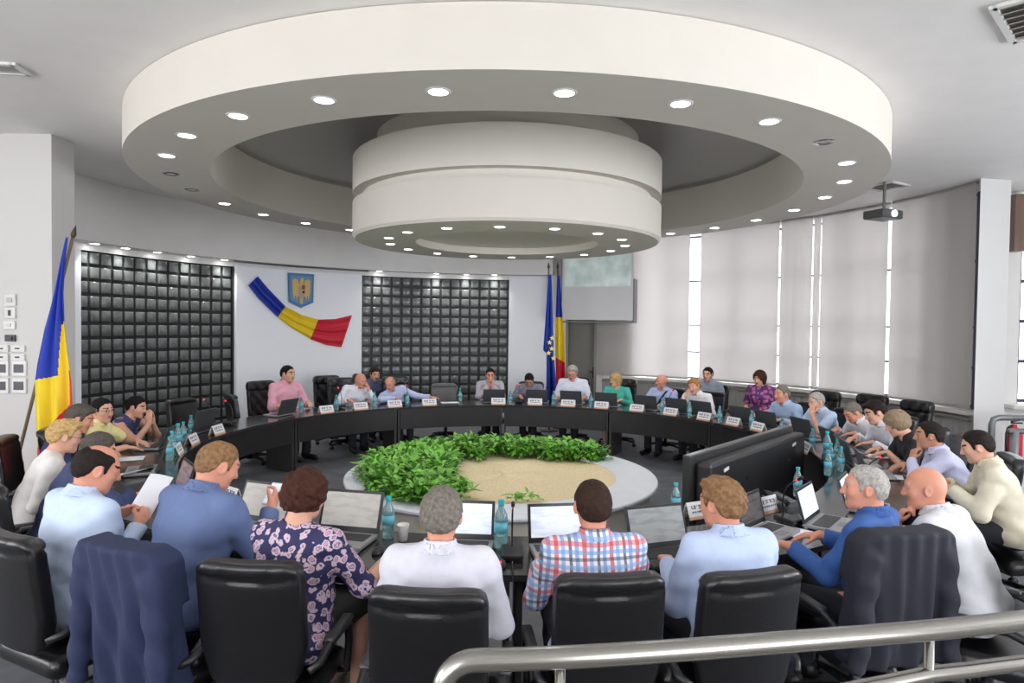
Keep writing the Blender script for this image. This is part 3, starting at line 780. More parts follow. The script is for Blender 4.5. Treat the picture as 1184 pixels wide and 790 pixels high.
for i, (px, py) in enumerate(((3, 403), (22, 403), (3, 413), (22, 413))):
    wall_plate('small_notice', 'notice', f"small white paper label on the left wall, {('upper' if i < 2 else 'lower')} {('outer' if i % 2 == 0 else 'inner')} of four", px, py, .145, .075, (214, 213, 210), (.05, .004, .016), (70, 70, 72))
for i, (px, py) in enumerate(((3, 426), (23.5, 426), (3, 446), (23.5, 446))):
    wall_plate('framed_notice', 'notice', f"white card with a dark picture on the left wall, {('upper' if i < 2 else 'lower')} {('outer' if i % 2 == 0 else 'inner')} of four", px, py, .15, .165, (222, 221, 218), (.105, .006, .09), (74, 74, 78))
# ceiling vents
def vent(px, py, sx, sy, rz, label, deep=False):
    p = at(px, py, ZC); t = thing('ceiling_vent', label, 'vent', (p.x, p.y, ZC - .001), rz)
    bm = NB()
    for (cx, cy, w, h) in ((0, sy / 2, sx, .04), (0, -sy / 2, sx, .04), (sx / 2, 0, .04, sy + .04), (-sx / 2, 0, .04, sy + .04)): box(bm, (cx, cy, -.012), (w + .0, h, .022))
    finish('vent_frame', bm, mat('vent_frame', (214, 214, 210), .5), t)
    bm = NB()
    n = 7
    for k in range(n): box(bm, (0, -sy / 2 + (k + .5) * sy / n, -.008), (sx - .04, sy / n * .75, .006), RX(.5))
    finish('louvre', bm, mat('vent_grey', (150, 146, 140), .5), t)
    bm = NB(); box(bm, (0, 0, -.002), (sx - .02, sy - .02, .002)); finish('backing', bm, mat('vent_dark', (118, 114, 108), .6), t)
va_, vb_ = at(1143, 7, ZC), at(1168, 48, ZC); vd_ = vb_ - va_; vn_ = Vector((vd_.y, -vd_.x, 0)).normalized(); vc_ = to_px((va_ + vb_) / 2 + vn_ * .27)
vent(vc_[0], vc_[1], .5, vd_.length - .04, math.atan2(vn_.y, vn_.x), 'square ceiling vent in the upper right corner of the picture')
vent(-12, 76.5, .46, .20, math.radians(8), 'slotted ceiling vent above the left wall')
vent(1024, 214.5, .40, .40, math.radians(30), 'small ceiling vent above the projector')
# ceiling projector
pp = at(1024, 216, ZC); pc = at_depth(1022, 249, pp.y - .3)
prj = thing('ceiling_projector', 'dark projector hanging from the ceiling in front of the blinds', 'projector', (pc.x, pc.y, pc.z), math.radians(25))
bm = NB(); box(bm, (-.02, 0, 0), (.40, .30, .115), None, .02, 3); finish('body', bm, mat('projector_grey', (74, 74, 74), .45), prj, False)
bm = NB(); tube(bm, [(-.02, -.15, .0), (-.02, -.175, 0)], .045, 16); finish('lens', bm, mat('projector_lens', (225, 230, 240), .1, emit=1.5), prj)
bm = NB(); tube(bm, [(0, 0, .058), (0, 0, ZC - pc.z - .002)], .02, 10); box(bm, (0, 0, .065), (.18, .16, .015)); finish('ceiling_mount', bm, mat('projector_mount', (110, 110, 108), .5), prj)
bm = NB(); box(bm, (.24, -.02, .04), (.12, .06, .012)); finish('side_bracket', bm, plastic, prj)
# steel rails ---------------------------------------------------------------
steel = mat('brushed_steel', (164, 162, 157), .24, 1, noise=.06, nscale=30, stretch=(1, 20, 20))
def bez(pts, n=40):
    out = []
    P = [Vector(p) for p in pts]; P = [P[0] * 2 - P[1]] + P + [P[-1] * 2 - P[-2]]
    for i in range(1, len(P) - 2):
        for k in range(n):
            t = k / n; a, b, c, d = P[i - 1], P[i], P[i + 1], P[i + 2]
            out.append(.5 * ((2 * b) + (c - a) * t + (2 * a - 5 * b + 4 * c - d) * t * t + (3 * b - a - 3 * c + d) * t ** 3))
    out.append(P[-2]); return out
ZR = 1.315
R1 = [at(548, 764, ZR), at(660, 760, ZR), at(800, 751, ZR), at(960, 738.5, ZR), at(1075, 729, ZR), at(1184, 717.5, ZR), at(1330, 700, ZR)]
rl = thing('gallery_handrail', 'brushed steel double handrail across the bottom foreground', 'railing', (R1[2].x, R1[2].y, .45))
ofs = Vector((R1[2].x, R1[2].y, .45))
main = [p - ofs for p in bez(R1, 10)]
d0 = (main[0] - main[1]).normalized()
bend = []; rb = .07
for k in range(8, 0, -1):
    a = k / 8 * PI / 2; bend.append(main[0] + d0 * rb * math.sin(a) + Vector((0, 0, -rb * (1 - math.cos(a)))))
down = [bend[0] + Vector((0, 0, -.10))]
bm = NB(); tube(bm, down + bend + main, .0245, 16); finish('top_rail', bm, steel, rl, True)
low = [p - Vector((0, 0, .115)) for p in main[12:]]
st = main[0] + Vector((0, 0, -.17 - .0)) + d0 * rb
bm = NB(); tube(bm, [main[3] - Vector((0, 0, .165)), *[main[k] - Vector((0, 0, .16)) for k in range(5, 20, 5)], *[main[k] - Vector((0, 0, .16 - .05 * min(1, (k - 20) / 20))) for k in range(20, len(main), 4)]], .019, 14); finish('lower_rail', bm, steel, rl, True)
for px in (648, 1075):
    pz = at(px, 758 if px < 700 else 729, ZR) - ofs
    bm = NB(); tube(bm, [(pz.x, pz.y, ZR - .45 - .02), (pz.x, pz.y, .0)], .011 if px > 700 else .012, 10); finish('post', bm, steel, rl, True)
grey_tube = mat('grey_tube', (118, 122, 124), .4, .4)
g0 = at_depth(1147, 483, 7.6); g1 = at_depth(1215, 487, 7.6)
gr = thing('side_railing', 'grey tube railing standing before the red fire extinguisher', 'railing', (g0.x, g0.y, 0))
bm = NB(); tube(bm, [(0, 0, 0), (0, 0, g0.z - .08), (.02, 0, g0.z - .02), (.08, 0, g0.z), (1.6, .1, g0.z)], .035, 12); finish('top_rail', bm, grey_tube, gr, True)
bm = NB(); tube(bm, [(.02, 0, g0.z - .5), (1.6, .1, g0.z - .5)], .02, 10); finish('lower_rail', bm, grey_tube, gr, True)
g2 = at_depth(1173, 499, 6.5)
gr2 = thing('side_railing', 'nearer grey tube railing at the right edge, behind the man in cream', 'railing', (g2.x, g2.y, 0))
bm = NB(); tube(bm, [(0, 0, 0), (0, 0, g2.z)], .04, 12); finish('post', bm, grey_tube, gr2, True)
bm = NB(); tube(bm, [(-.06, 0, g2.z), (1.8, .1, g2.z)], .03, 12); finish('top_rail', bm, grey_tube, gr2, True)
# fire extinguisher
fe = at_depth(1166, 526, 7.95)
fx = thing('fire_extinguisher', 'red fire extinguisher beside the white column on the right', 'fire extinguisher', (fe.x + .06, 7.95, .42))
bm = NB(); lathe(bm, [(.0005, 0), (.085, 0), (.09, .02), (.09, .36), (.075, .42), (.03, .45), (.03, .48), (.0005, .48)], 24); finish('cylinder', bm, mat('extinguisher_red', (205, 40, 60), .35), fx, True)
bm = NB(); box(bm, (.03, 0, .50), (.13, .03, .02)); box(bm, (.03, 0, .53), (.13, .03, .015), RY(-.2)); finish('handle', bm, plastic, fx)
bm = NB(); tube(bm, bez([(-.03, 0, .47), (-.1, -.02, .42), (-.12, -.04, .25), (-.105, -.04, .1)], 8), .012, 8); finish('hose', bm, plastic, fx, True)
st_ = thing('extinguisher_stand', 'low grey plinth under the red fire extinguisher', 'stand', (fe.x + .06, 7.95, 0))
bm = NB(); box(bm, (0, 0, .205), (.34, .34, .41), None, .01); finish('plinth', bm, mat('column_white', (214, 214, 212), .7), st_)
# big display inside the ring, seen from behind
zt_ = 1.02
s0, s1 = at(800, 528, zt_), at(918, 492, zt_)
dv = s1 - s0; dv.z = 0; Ls = dv.length; sa = math.atan2(dv.y, dv.x); sm = (s0 + s1) / 2
tv = thing('floor_display', 'big black flat display seen from behind on the floor inside the table ring', 'display', (sm.x, sm.y, 0), sa)
tvb = mat('tv_back', (36, 36, 38), .45); tvf = mat('tv_frame', (52, 52, 52), .3)
# local +y points to the screen side (away from us, towards the planter)
bm = NB(); box(bm, (0, .05, .58), (Ls, .07, .88), None, .012); finish('bezel', bm, tvf, tv)
bm = NB(); box(bm, (0, .087, .585), (Ls - .1, .006, .78)); finish('screen', bm, mat('tv_screen', (12, 12, 14), .1), tv)
bm = NB(); box(bm, (.03, -.055, .56), (Ls - .10, .14, .80), None, .03); finish('back_housing', bm, tvb, tv)
for x, z in ((-.62, .88), (.62, .88)):
    bm = NB(); box(bm, (x * Ls / 1.8, -.128, z), (.09, .008, .025), RY(-.15)); finish('label_sticker', bm, mat('sticker', (220, 220, 222), .5), tv)
for x in (-.3, 0, .3, .52):
    bm = NB(); tube(bm, [(x * Ls / 1.8, -.124, .74), (x * Ls / 1.8, -.131, .74)], .012, 10); finish('screw', bm, chrome, tv)
bm = NB(); box(bm, (-Ls * .3, 0, .08), (.12, .42, .16), None, .01); finish('foot', bm, tvf, tv)
bm = NB(); box(bm, (Ls * .3, 0, .08), (.12, .42, .16), None, .01); finish('foot', bm, tvf, tv)
# ================================================================== PEOPLE
V3 = lambda *a: np.array(a, np.float64)
def nrmz(v): return v / (np.linalg.norm(v) + 1e-9)
def rx(a): c, s = math.cos(a), math.sin(a); return np.array([[1, 0, 0], [0, c, -s], [0, s, c]])
def ry(a): c, s = math.cos(a), math.sin(a); return np.array([[c, 0, s], [0, 1, 0], [-s, 0, c]])
def rz_(a): c, s = math.cos(a), math.sin(a); return np.array([[c, -s, 0], [s, c, 0], [0, 0, 1]])
D2R = math.pi / 180
def skin_mat(key, rgb):
    return mat('skin_' + key, rgb, .5, noise=.05, nscale=14, spec=.35)
lipm = mat('lips', (176, 104, 96), .45); eyew = mat('eye_white', (228, 222, 216), .25); irism = mat('iris', (60, 46, 38), .2)

def pose(sp):
    """joint positions of a seated figure in its own frame (+y forward, feet on the floor)"""
    L, S = sp.get('lean', 8) * D2R, sp.get('slump', 10) * D2R; side = sp.get('side', 0) * D2R; tw = sp.get('twist', 0) * D2R
    sh = sp.get('sh', 1.0); J = {}
    hip = V3(0, 0, .575)
    R1 = rz_(tw * .4) @ ry(side) @ rx(-L); R2 = rz_(tw) @ ry(side) @ rx(-L - S)
    waist = hip + R1 @ V3(0, .0, .20)
    U = lambda p: waist + R2 @ (V3(*p))
    J['hip'] = hip; J['waist'] = waist; J['chest'] = U((0, .005, .13)); J['neck0'] = U((0, -.012, .285))
    for s, k in ((-1, 'L'), (1, 'R')): J['sh' + k] = U((s * .185 * sh, -.005, .235))
    J['trap'] = U((0, -.02, .265))
    Hr = rz_(sp.get('yaw', 0) * D2R) @ rx(-sp.get('nod', 5) * D2R) @ ry(sp.get('tilt', 0) * D2R)
    nd = R2 @ V3(0, .25, 1); nd = nrmz(nd * .55 + V3(0, .1, 1) * .45)
    J['Hr'] = Hr; J['neck1'] = J['neck0'] + nd * .085
    J['head'] = J['neck1'] + Hr @ V3(0, .025, .065)
    J['R2'] = R2
    for s, k in ((-1, 'L'), (1, 'R')):
        J['hp' + k] = V3(s * .092, .02, .565); ks = sp.get('knee', .10)
        J['kn' + k] = V3(s * ks, .45, .545); J['an' + k] = V3(s * ks * .95, .43 + sp.get('feet', 0), .085)
        J['toe' + k] = J['an' + k] + V3(s * .03, .17, -.045)
    # arms
    tz = sp.get('tz', .75) / sp.get('s', 1)
    for s, k in ((-1, 'L'), (1, 'R')):
        a = sp.get('arm' + k, sp.get('arms', 'table')); curl = .3; fd = None; n = V3(0, 0, -1); pole = V3(s * .5, -.5, -.6)
        if isinstance(a, (tuple, list)):
            wr = V3(*a[:3]); fd = V3(*(a[3] if len(a) > 3 else (-s * .4, 1, -.1))); curl = a[4] if len(a) > 4 else .4; n = V3(*(a[5] if len(a) > 5 else (0, 0, -1))); pole = V3(s * .35, -.5, -1)
            if len(a) > 6: pole = V3(*a[6])
        elif a == 'table': wr = V3(s * .17, .36 + .14 * math.sin(L + S), tz + .088); fd = V3(-s * .5, 1, -.2); curl = .2
        elif a == 'laptop': wr = V3(s * .11, .36 + .12 * math.sin(L + S), tz + .098); fd = V3(-s * .2, 1, -.25); curl = .25
        elif a == 'lap': wr = V3(s * .12, .26, .68); fd = V3(-s * .5, .8, -.3)
        elif a == 'fold': wr = V3(-s * .06, .36 + .1 * math.sin(L + S), tz + .04 + (.03 if s > 0 else 0)); fd = V3(-s, .25, -.05); pole = V3(s * .9, .1, -.6)
        elif a == 'chin':
            ch = J['head'] + Hr @ V3(s * .015, .085, -.115); wr = ch + V3(s * .035, .055, -.095); fd = nrmz(ch - wr + V3(0, .02, .03)); curl = 1.0; n = V3(-s * .5, -1, .1); pole = V3(s * .5, .5, -1)
        elif a == 'face':
            ch = J['head'] + Hr @ V3(s * .055, .075, -.03); wr = ch + V3(s * .02, .06, -.11); fd = nrmz(V3(-s * .25, -.25, 1)); curl = .35; n = V3(-s * .4, -1, -.1); pole = V3(s * .5, .5, -1)
        elif a == 'clasp':
            ch = J['head'] + Hr @ V3(0, .13, -.075); wr = ch + V3(s * .035, .055, -.08); fd = nrmz(V3(-s * .12, -.1, 1)); curl = .25; n = V3(-s, .0, 0); pole = V3(s * .6, .5, -1)
        elif a == 'hold': wr = V3(s * .12, .31, tz + .15); fd = V3(-s * .45, .75, .35); n = V3(-s * .9, 0, -.3); curl = .55
        S0 = J['sh' + k]; la, lb = .295, .262
        v = wr - S0; d = np.linalg.norm(v)
        if d > la + lb - .008: v = v / d * (la + lb - .008); wr = S0 + v; d = la + lb - .008
        x = (la * la - lb * lb + d * d) / (2 * d); h = math.sqrt(max(1e-6, la * la - x * x)); vd = v / d
        edge = sp.get('edge', .42)
        for dzp in np.arange(0, 2.6, .1):      # lift the elbow clear of the table edge
            pp_ = pole + V3(s * .25 * dzp, 0, dzp); pl = nrmz(pp_ - vd * (pp_ @ vd)); el = S0 + vd * x + pl * h
            ok = True
            for f_ in (0, .25, .5, .75, 1):
                q_ = el + (wr - el) * f_
                if q_[1] > edge - .05 and q_[2] < tz + .035 + .022 * (1 - f_): ok = False
            if ok or wr[2] < tz: break
        J['el' + k] = el; J['wr' + k] = wr
        fd = nrmz(fd); n = nrmz(n - fd * (n @ fd)); t = np.cross(fd, n) if s > 0 else np.cross(n, fd)
        J['hand' + k] = (wr, fd, n, t, curl)
    return J

def hand_prims(H, fs=1.0):
    w, f, n, t, curl = H; out = []
    offs = (.027, .009, -.010, -.027); lens = (.072, .080, .074, .056)
    for o, Ln, kk in zip(offs, lens, (.086, .092, .088, .080)):
        K = w + f * kk + t * o
        out.append((w + t * o * .55 + f * .012, K, .0145, .012))
        p = K; a = .12
        for frac, da_, r0, r1 in ((.46, .55, .0095, .0088), (.30, .85, .0088, .0082), (.24, .6, .0082, .0072)):
            a += curl * da_ * 1.25; d = f * math.cos(a) + n * math.sin(a) + t * o * 1.2 * (1 - curl) * .6
            q = p + nrmz(d) * Ln * frac; out.append((p, q, r0, r1)); p = q
    p = w + f * .022 + t * .024; q = p + nrmz(f * .65 + t * .62 + n * .35) * .046; r = q + nrmz(f * .9 + t * (.25 - .4 * curl) + n * .45) * .034
    out.append((w + t * .012, p, .015, .0145)); out.append((p, q, .0135, .0105)); out.append((q, r, .0102, .0085))
    return out

def torso_prims(J, b, bel, infl, bust=0):
    hip, wa, chs = J['hip'], J['waist'], J['chest']; R2 = J['R2']; X1 = V3(1, 0, 0); X2 = R2 @ X1
    P_ = [(hip - X1 * .085 * b + V3(0, -.01, -.02), hip + X1 * .085 * b + V3(0, -.01, -.02), .112 * b + infl),
          (hip * .45 + wa * .55 - X1 * .055 * b + V3(0, .02 * bel, 0), hip * .45 + wa * .55 + X1 * .055 * b + V3(0, .02 * bel, 0), .112 * b * (.92 + .12 * bel) + infl),
          (wa - X2 * .06 * b + R2 @ V3(0, .015 * bel, 0), wa + X2 * .06 * b + R2 @ V3(0, .015 * bel, 0), .108 * b * (.95 + .08 * bel) + infl),
          (chs - X2 * .078 * b, chs + X2 * .078 * b, .108 * b + infl),
          (J['shL'] * .80 + J['shR'] * .20 + R2 @ V3(0, 0, -.02), J['shR'] * .80 + J['shL'] * .20 + R2 @ V3(0, 0, -.02), .068 * b ** .5 + infl)]
    if bust:
        for s in (-1, 1): P_.append((chs + R2 @ V3(s * .065, .085, .0), chs + R2 @ V3(s * .06, .09, -.01), .058 * bust + infl))
    return P_
def trap_prims(J, infl):
    return [(J['neck0'] + J['R2'] @ V3(0, -.01, -.01), J['sh' + k] + J['R2'] @ V3(0, 0, .012), .055 + infl, .045 + infl) for k in 'LR']
def sd_list(P, prims, k):
    d = None
    for q in prims:
        e = caps(P, q[0], q[1], q[2], q[3] if len(q) > 3 else q[2])
        d = e if d is None else smin(d, e, k)
    return d
def masked(P, c, r, fn):
    """exact near centre c, a cheap lower bound elsewhere"""
    q = P - np.asarray(c, np.float32); dd = np.sqrt((q * q).sum(1)); out = dd - r * .72
    mk = dd < r
    if mk.any(): out[mk] = fn(P[mk])
    return out
def head_local(P, J): return (P - J['head'].astype(np.float32)) @ J['Hr'].astype(np.float32)
def cranium(Q, t=0, w=1):
    return smin(ell(Q, (0, -.012, .028), (.076 * w + t, .097 + t, .088 + t)), ell(Q, (0, -.035, -.01), (.066 * w + t, .07 + t, .07 + t)), .03)
def skull(Q, w=1): return smin(cranium(Q, 0, w), ell(Q, (0, .022, -.028), (.061 * w, .070, .080)), .03)
def head_sdf(Q, sp):
    w = sp.get('hw', 1.0); jw = sp.get('jaw', 1.0)
    d = skull(Q, w)
    d = smin(d, ell(Q, (0, .038, -.078), (.047 * jw, .045, .034)), .03)
    d = smin(d, ball(Q, (0, .072, -.098), .016), .03)
    for s in (-1, 1): d = smin(d, ball(Q, (s * .038 * w, .06, -.022), .022), .03)
    d = smin(d, caps(Q, (-.034, .075, .030), (.034, .075, .030), .014), .02)
    for s in (-1, 1): d = smax(d, -ball(Q, (s * .031, .104, .010), .017), .012)
    for s in (-1, 1): d = np.minimum(d, ball(Q, (s * .031, .0775, .008), .0125))
    d = smin(d, caps(Q, (0, .088, .018), (0, .109, -.026), .008, .0125), .012)
    for s in (-1, 1): d = smin(d, ball(Q, (s * .011, .097, -.029), .009), .008)
    d = smin(d, caps(Q, (-.019, .082, -.052), (.019, .082, -.052), .0075), .006); d = smin(d, caps(Q, (-.017, .081, -.064), (.017, .081, -.064), .0085), .006)
    for s in (-1, 1):
        E_ = Q - np.array((s * .079 * w, -.006, -.004), np.float32); E_ = E_ @ (rz_(s * -.35) @ rx(.15)).astype(np.float32)
        e = ell(E_, (0, 0, 0), (.0105, .021, .033)); e = smax(e, -ell(E_, (s * .010, .002, .002), (.008, .011, .019)), .005)
        d = smin(d, e, .008)
    return d
def wrinkle(P, amp, seed):
    x, y, z = P[:, 0], P[:, 1], P[:, 2]
    a = np.sin(31 * z + 14 * x + 2.2 * np.sin(9 * y + seed) + seed * 1.7) * np.sin(13 * x - 9 * y + 1.5 * np.sin(17 * z + seed))
    b = np.sin(58 * z - 20 * y + 3 * np.sin(11 * x + seed * 2))
    return amp * (a + .35 * b)

def make_person(sp):
    J = pose(sp); b = sp.get('b', 1.0); bel = sp.get('bel', .5); s_ = sp.get('s', 1.0); h = sp['h'] / s_; bust = sp.get('bust', 0)
    armr = sp.get('armr', 1.0) * b ** .5
    tors = torso_prims(J, b, bel, 0, bust); trap = trap_prims(J, 0)
    neck = (J['neck0'] - V3(0, 0, .02), J['neck1'] + J['Hr'] @ V3(0, -.005, .03), .056 * (.5 + .5 * b), .054)
    def arm_pr(k, infl): return [(J['sh' + k], J['el' + k], .052 * armr + infl, .041 * armr + infl), (J['el' + k], J['wr' + k], .040 * armr + infl, .027 + infl)]
    def leg_pr(k, infl): return [(J['hp' + k], J['kn' + k], .083 * b + infl, .058 + infl), (J['kn' + k], J['an' + k], .055 + infl, .038 + infl)]
    hands = {k: hand_prims(J['hand' + k]) for k in 'LR'}
    hc = {k: J['wr' + k] + J['hand' + k][1] * .09 for k in 'LR'}
    thin = -.004
    def body(P):
        d = sd_list(P, torso_prims(J, b, bel, thin, bust), .05); d = smin(d, sd_list(P, trap_prims(J, thin), .04), .04)
        d = smin(d, caps(P, *neck), .03)
        d = smin(d, masked(P, J['head'], .26, lambda Q: head_sdf(head_local(Q, J), sp)), .018)
        for k in 'LR':
            d = smin(d, sd_list(P, arm_pr(k, 0), .02), .035); d = smin(d, sd_list(P, leg_pr(k, 0), .03), .04)
            d = smin(d, caps(P, J['an' + k] + V3(0, -.04, -.03), J['toe' + k], .038, .03), .03)
            def hd(Q, k=k):
                pr = hands[k]; e = sd_list(Q, pr[0::4][:4] + pr[16:17], .012)
                for i in range(4): e = smin(e, sd_list(Q, pr[i * 4 + 1:i * 4 + 4], .003), .006)
                return smin(e, sd_list(Q, pr[17:], .004), .010)
            d = smin(d, masked(P, hc[k], .22, hd), .012)
        return d
    allp = np.array([J[k] for k in ('hip', 'waist', 'chest', 'neck0', 'head', 'shL', 'shR', 'elL', 'elR', 'wrL', 'wrR', 'knL', 'knR', 'anL', 'anR', 'toeL', 'toeR')] + [hc['L'], hc['R']])
    lo, hi = allp.min(0) - .22, allp.max(0) + .22; lo[2] = -.02
    root = thing(sp['name'], sp['label'], 'person')
    skin = skin_mat(sp.get('skin', 'fair'), {'fair': (214, 164, 140), 'light': (224, 180, 156), 'tan': (190, 138, 112), 'red': (212, 148, 124)}[sp.get('skin', 'fair')])
    hairm = mat('hair_' + sp['hair'], HAIRC[sp['hair']], .6, noise=.35, nscale=60, bump=.5, bscale=220, spec=.15)
    me = mesh_sdf('body', body, lo, hi, h, .03)
    n = len(me.polygons); cen = np.empty(n * 3, np.float32); me.polygons.foreach_get('center', cen); Q = head_local(cen.reshape(-1, 3), J)
    mi = np.zeros(n, np.int32)
    for s in (-1, 1):
        e = np.linalg.norm(Q - np.array((s * .031, .0775, .008), np.float32), axis=1); mi[(e < .0142) & (Q[:, 1] > .0855) & (np.abs(Q[:, 2] - .008) < .0065)] = 2
        ir = np.linalg.norm(Q - np.array((s * .031, .0905, .008), np.float32), axis=1); mi[(ir < .0062 + h * .2) & (mi == 2)] = 3
        br = (np.abs(Q[:, 2] - (.036 - .12 * (np.abs(Q[:, 0]) - .03) ** 2 * 8)) < .0055) & (np.abs(Q[:, 0] - s * .032) < .021) & (Q[:, 1] > .06); mi[br] = 4
    lp = (np.abs(Q[:, 0]) < .022) & (Q[:, 2] > -.071) & (Q[:, 2] < -.047) & (Q[:, 1] > .078); mi[lp] = 1
    if sp.get('stubble'):
        pass
    me.polygons.foreach_set('material_index', mi)
    bo = link('body', me, [skin, lipm, eyew, irism, hairm], root, True)
    # ---- clothes
    sl = sp.get('sleeve', 'long'); inf = sp.get('loose', .010); seed = sp.get('seed', len(sp['name']))
    ncut = (J['neck0'] + J['R2'] @ V3(0, .0, .012), J['neck1'] + J['Hr'] @ V3(0, 0, .12))
    vn = sp.get('vneck', 0)
    def shirt(P):
        d = sd_list(P, torso_prims(J, b, bel, inf, bust), .055); d = smin(d, sd_list(P, trap_prims(J, inf - .004), .04), .04)
        for k in 'LR':
            if sl == 'none': continue
            ap = arm_pr(k, inf + .002)
            if sl == 'short':
                a, c = ap[0][0], ap[0][1]; e = a + (c - a) * .78
                q = caps(P, a, e, ap[0][2], ap[0][2] * .98 + .004); ax = nrmz(c - a).astype(np.float32); q = smax(q, (P - e.astype(np.float32)) @ ax, .006)
            else:
                fr = {'long': .93, 'rolled': .35, 'mid': .15}[sl]
                a, c = ap[1][0], ap[1][1]; e = a + (c - a) * fr
                q2 = caps(P, a, e, ap[1][2] + .003, (ap[1][2] + (ap[1][3] - ap[1][2]) * fr) + .005); ax = nrmz(c - a).astype(np.float32)
                q2 = smax(q2, (P - e.astype(np.float32)) @ ax, .006)
                q = smin(caps(P, ap[0][0], ap[0][1], ap[0][2], ap[0][3] + .004), q2, .022)
            d = smin(d, q, .035)
        d = d + wrinkle(P, sp.get('wr', .0055), seed)
        d = smax(d, .47 - P[:, 2] + .0, .01)
        d = smax(d, -caps(P, ncut[0], ncut[1], .060 * (.55 + .45 * b), .075), .008)
        if vn: 
            c0 = J['neck0'] + J['R2'] @ V3(0, .10, -.02); d = smax(d, -caps(P, J['neck0'] + J['R2'] @ V3(0, .06, .03), J['neck0'] + J['R2'] @ V3(0, .14, -.13 * vn), .05, .012), .01)
        return d
    sm = sp['shirt'] if not isinstance(sp['shirt'], tuple) else mat('cloth_%d_%d_%d' % sp['shirt'], sp['shirt'], .8, noise=.04, nscale=30, bump=.15, bscale=400)
    hs = max(h, .0075) if h < .009 else h
    link(sp.get('garment', 'shirt'), mesh_sdf('shirt', shirt, lo, hi, hs, .03), sm, root, True)
    if sp.get('collar', True):
        ca, cb = J['neck0'] + J['R2'] @ V3(0, -.004, .018), J['neck1'] + J['Hr'] @ V3(0, -.01, .03); cax = nrmz(cb - ca)
        def collar(P):
            q = P - ca.astype(np.float32); t = q @ cax.astype(np.float32); r = q - t[:, None] * cax.astype(np.float32)
            rr = np.sqrt((r * r).sum(1)); R_ = .064 * (.55 + .45 * b) + .020 * np.clip((.03 - t) / .03, 0, 1.5)
            d = np.abs(rr - R_) - .0055
            d = smax(d, np.abs(t - .016) - .028, .006)
            fy = r @ (J['R2'] @ V3(0, 1, 0)).astype(np.float32); fx = np.abs(r @ (J['R2'] @ V3(1, 0, 0)).astype(np.float32))
            return smax(d, (fy - .02) * .7 - fx * 1.2, .005)
        cm = sp.get('collar_mat', None); cm = sm if cm is None else mat('cloth_%d_%d_%d' % cm, cm, .8)
        link('collar', mesh_sdf('collar', collar, ca - .13, ca + .13, min(hs, .007), .02), cm, root, True)
    pc = sp.get('pants', (40, 42, 50)); pm = mat('trousers_%d_%d_%d' % pc, pc, .85, noise=.08, nscale=20)
    short = sp.get('skirt', False)
    def pants(P):
        d = sd_list(P, torso_prims(J, b, bel, -.001)[:2], .05)
        for k in 'LR':
            lp_ = leg_pr(k, .011); 
            d = smin(d, caps(P, *lp_[0]), .04)
            if not short: d = smin(d, caps(P, lp_[1][0], lp_[1][1] + V3(0, 0, .02), lp_[1][2], lp_[1][3] + .012), .03)
        if short: d = smin(d, caps(P, J['hip'] + V3(0, .1, .0), (J['knL'] + J['knR']) / 2, .10, .075), .05)
        d = d + wrinkle(P, .003, seed + 3)
        d = smax(d, P[:, 2] - .635, .01)
        if not short: d = smax(d, .085 - P[:, 2], .006)
        else: d = smax(d, .40 - P[:, 2], .01)
        return d
    link('skirt' if short else 'trousers', mesh_sdf('trousers', pants, lo, hi, max(h * 1.35, .010), .03), pm, root, True)
    shc = sp.get('shoes', (30, 28, 28)); shm = mat('shoe_%d_%d_%d' % shc, shc, .4)
    for k in 'LR':
        a, t = J['an' + k], J['toe' + k]
        def shoe(P):
            d = smin(caps(P, a + V3(0, -.045, -.035), t + V3(0, .01, -.0), .046, .038), caps(P, a + V3(0, -.03, -.01), a + V3(0, .0, -.02), .046), .03)
            return smax(d, .004 - P[:, 2], .004)
        me = mesh_sdf('shoe', shoe, a - .2, t + .2, .014, .02); link('shoe', me, shm, root, True)
    # ---- hair
    st = sp.get('cut', 'short'); hn = sp.get('hnoise', .002)
    if st != 'none':
        T = {'short': .009, 'buzz': .0045, 'fringe': .008, 'full': .016, 'bob': .022, 'curly': .024, 'thin': .006, 'long': .020, 'bun': .012}[st]
        w = sp.get('hw', 1.0)
        def hair(P):
            Q = head_local(P, J); x, y, z = Q[:, 0], Q[:, 1], Q[:, 2]
            ax = np.abs(x); top_h = .068 if st != 'thin' else .085
            line = np.interp(y, [-.12, -.07, -.042, -.024, .012, .019, .034, .043, .062, .085, .12], [-.072, -.068, -.032, .020, .024, -.014, -.010, .042, .071, top_h + .018, top_h + .03]) + .006 * np.sin(x * 150 + 60 * z) * np.sin(y * 130)
            soft = st in ('short', 'buzz', 'thin', 'full', 'fringe', 'bun')
            d = (skull(Q, w) - (.0015 + T * np.clip((z - line) / .03, 0, 1))) if soft else cranium(Q, T, w)
            if st in ('short', 'buzz', 'thin', 'full', 'fringe', 'bun'):
                d = smax(d, (line - z) * .8, .006)
                d = smax(d, -ell(Q, (0, .11, .005), (.055, .060, .062)), .01)
                if sp.get('recede'): 
                    for s in (-1, 1): d = smax(d, -ball(Q, (s * .05, .095, .095), .045), .01)
                if st == 'fringe': d = smax(d, -ell(Q, (0, .018, .115), (.063, .105, .078)), .01)
                if st == 'full': d = smin(d, ell(Q, (0, .03, .098), (.062, .06, .026)), .02)
                if st == 'bun': d = smin(d, ball(Q, (0, -.115, .02), .04), .02)
            else:
                lowz = {'bob': -.105, 'curly': -.075, 'long': -.17}[st]
                if st != 'curly':
                    for s in (-1, 1): d = smin(d, caps(Q, (s * .066, -.015, .03), (s * .064, -.01, lowz + .03), .03, .026), .03)
                    d = smin(d, caps(Q, (0, -.07, .02), (0, -.06, lowz + .03), .05, .045), .04)
                else: d = smin(d, ell(Q, (0, -.05, -.01), (.08, .07, .075)), .03)
                d = smax(d, lowz - z, .02)
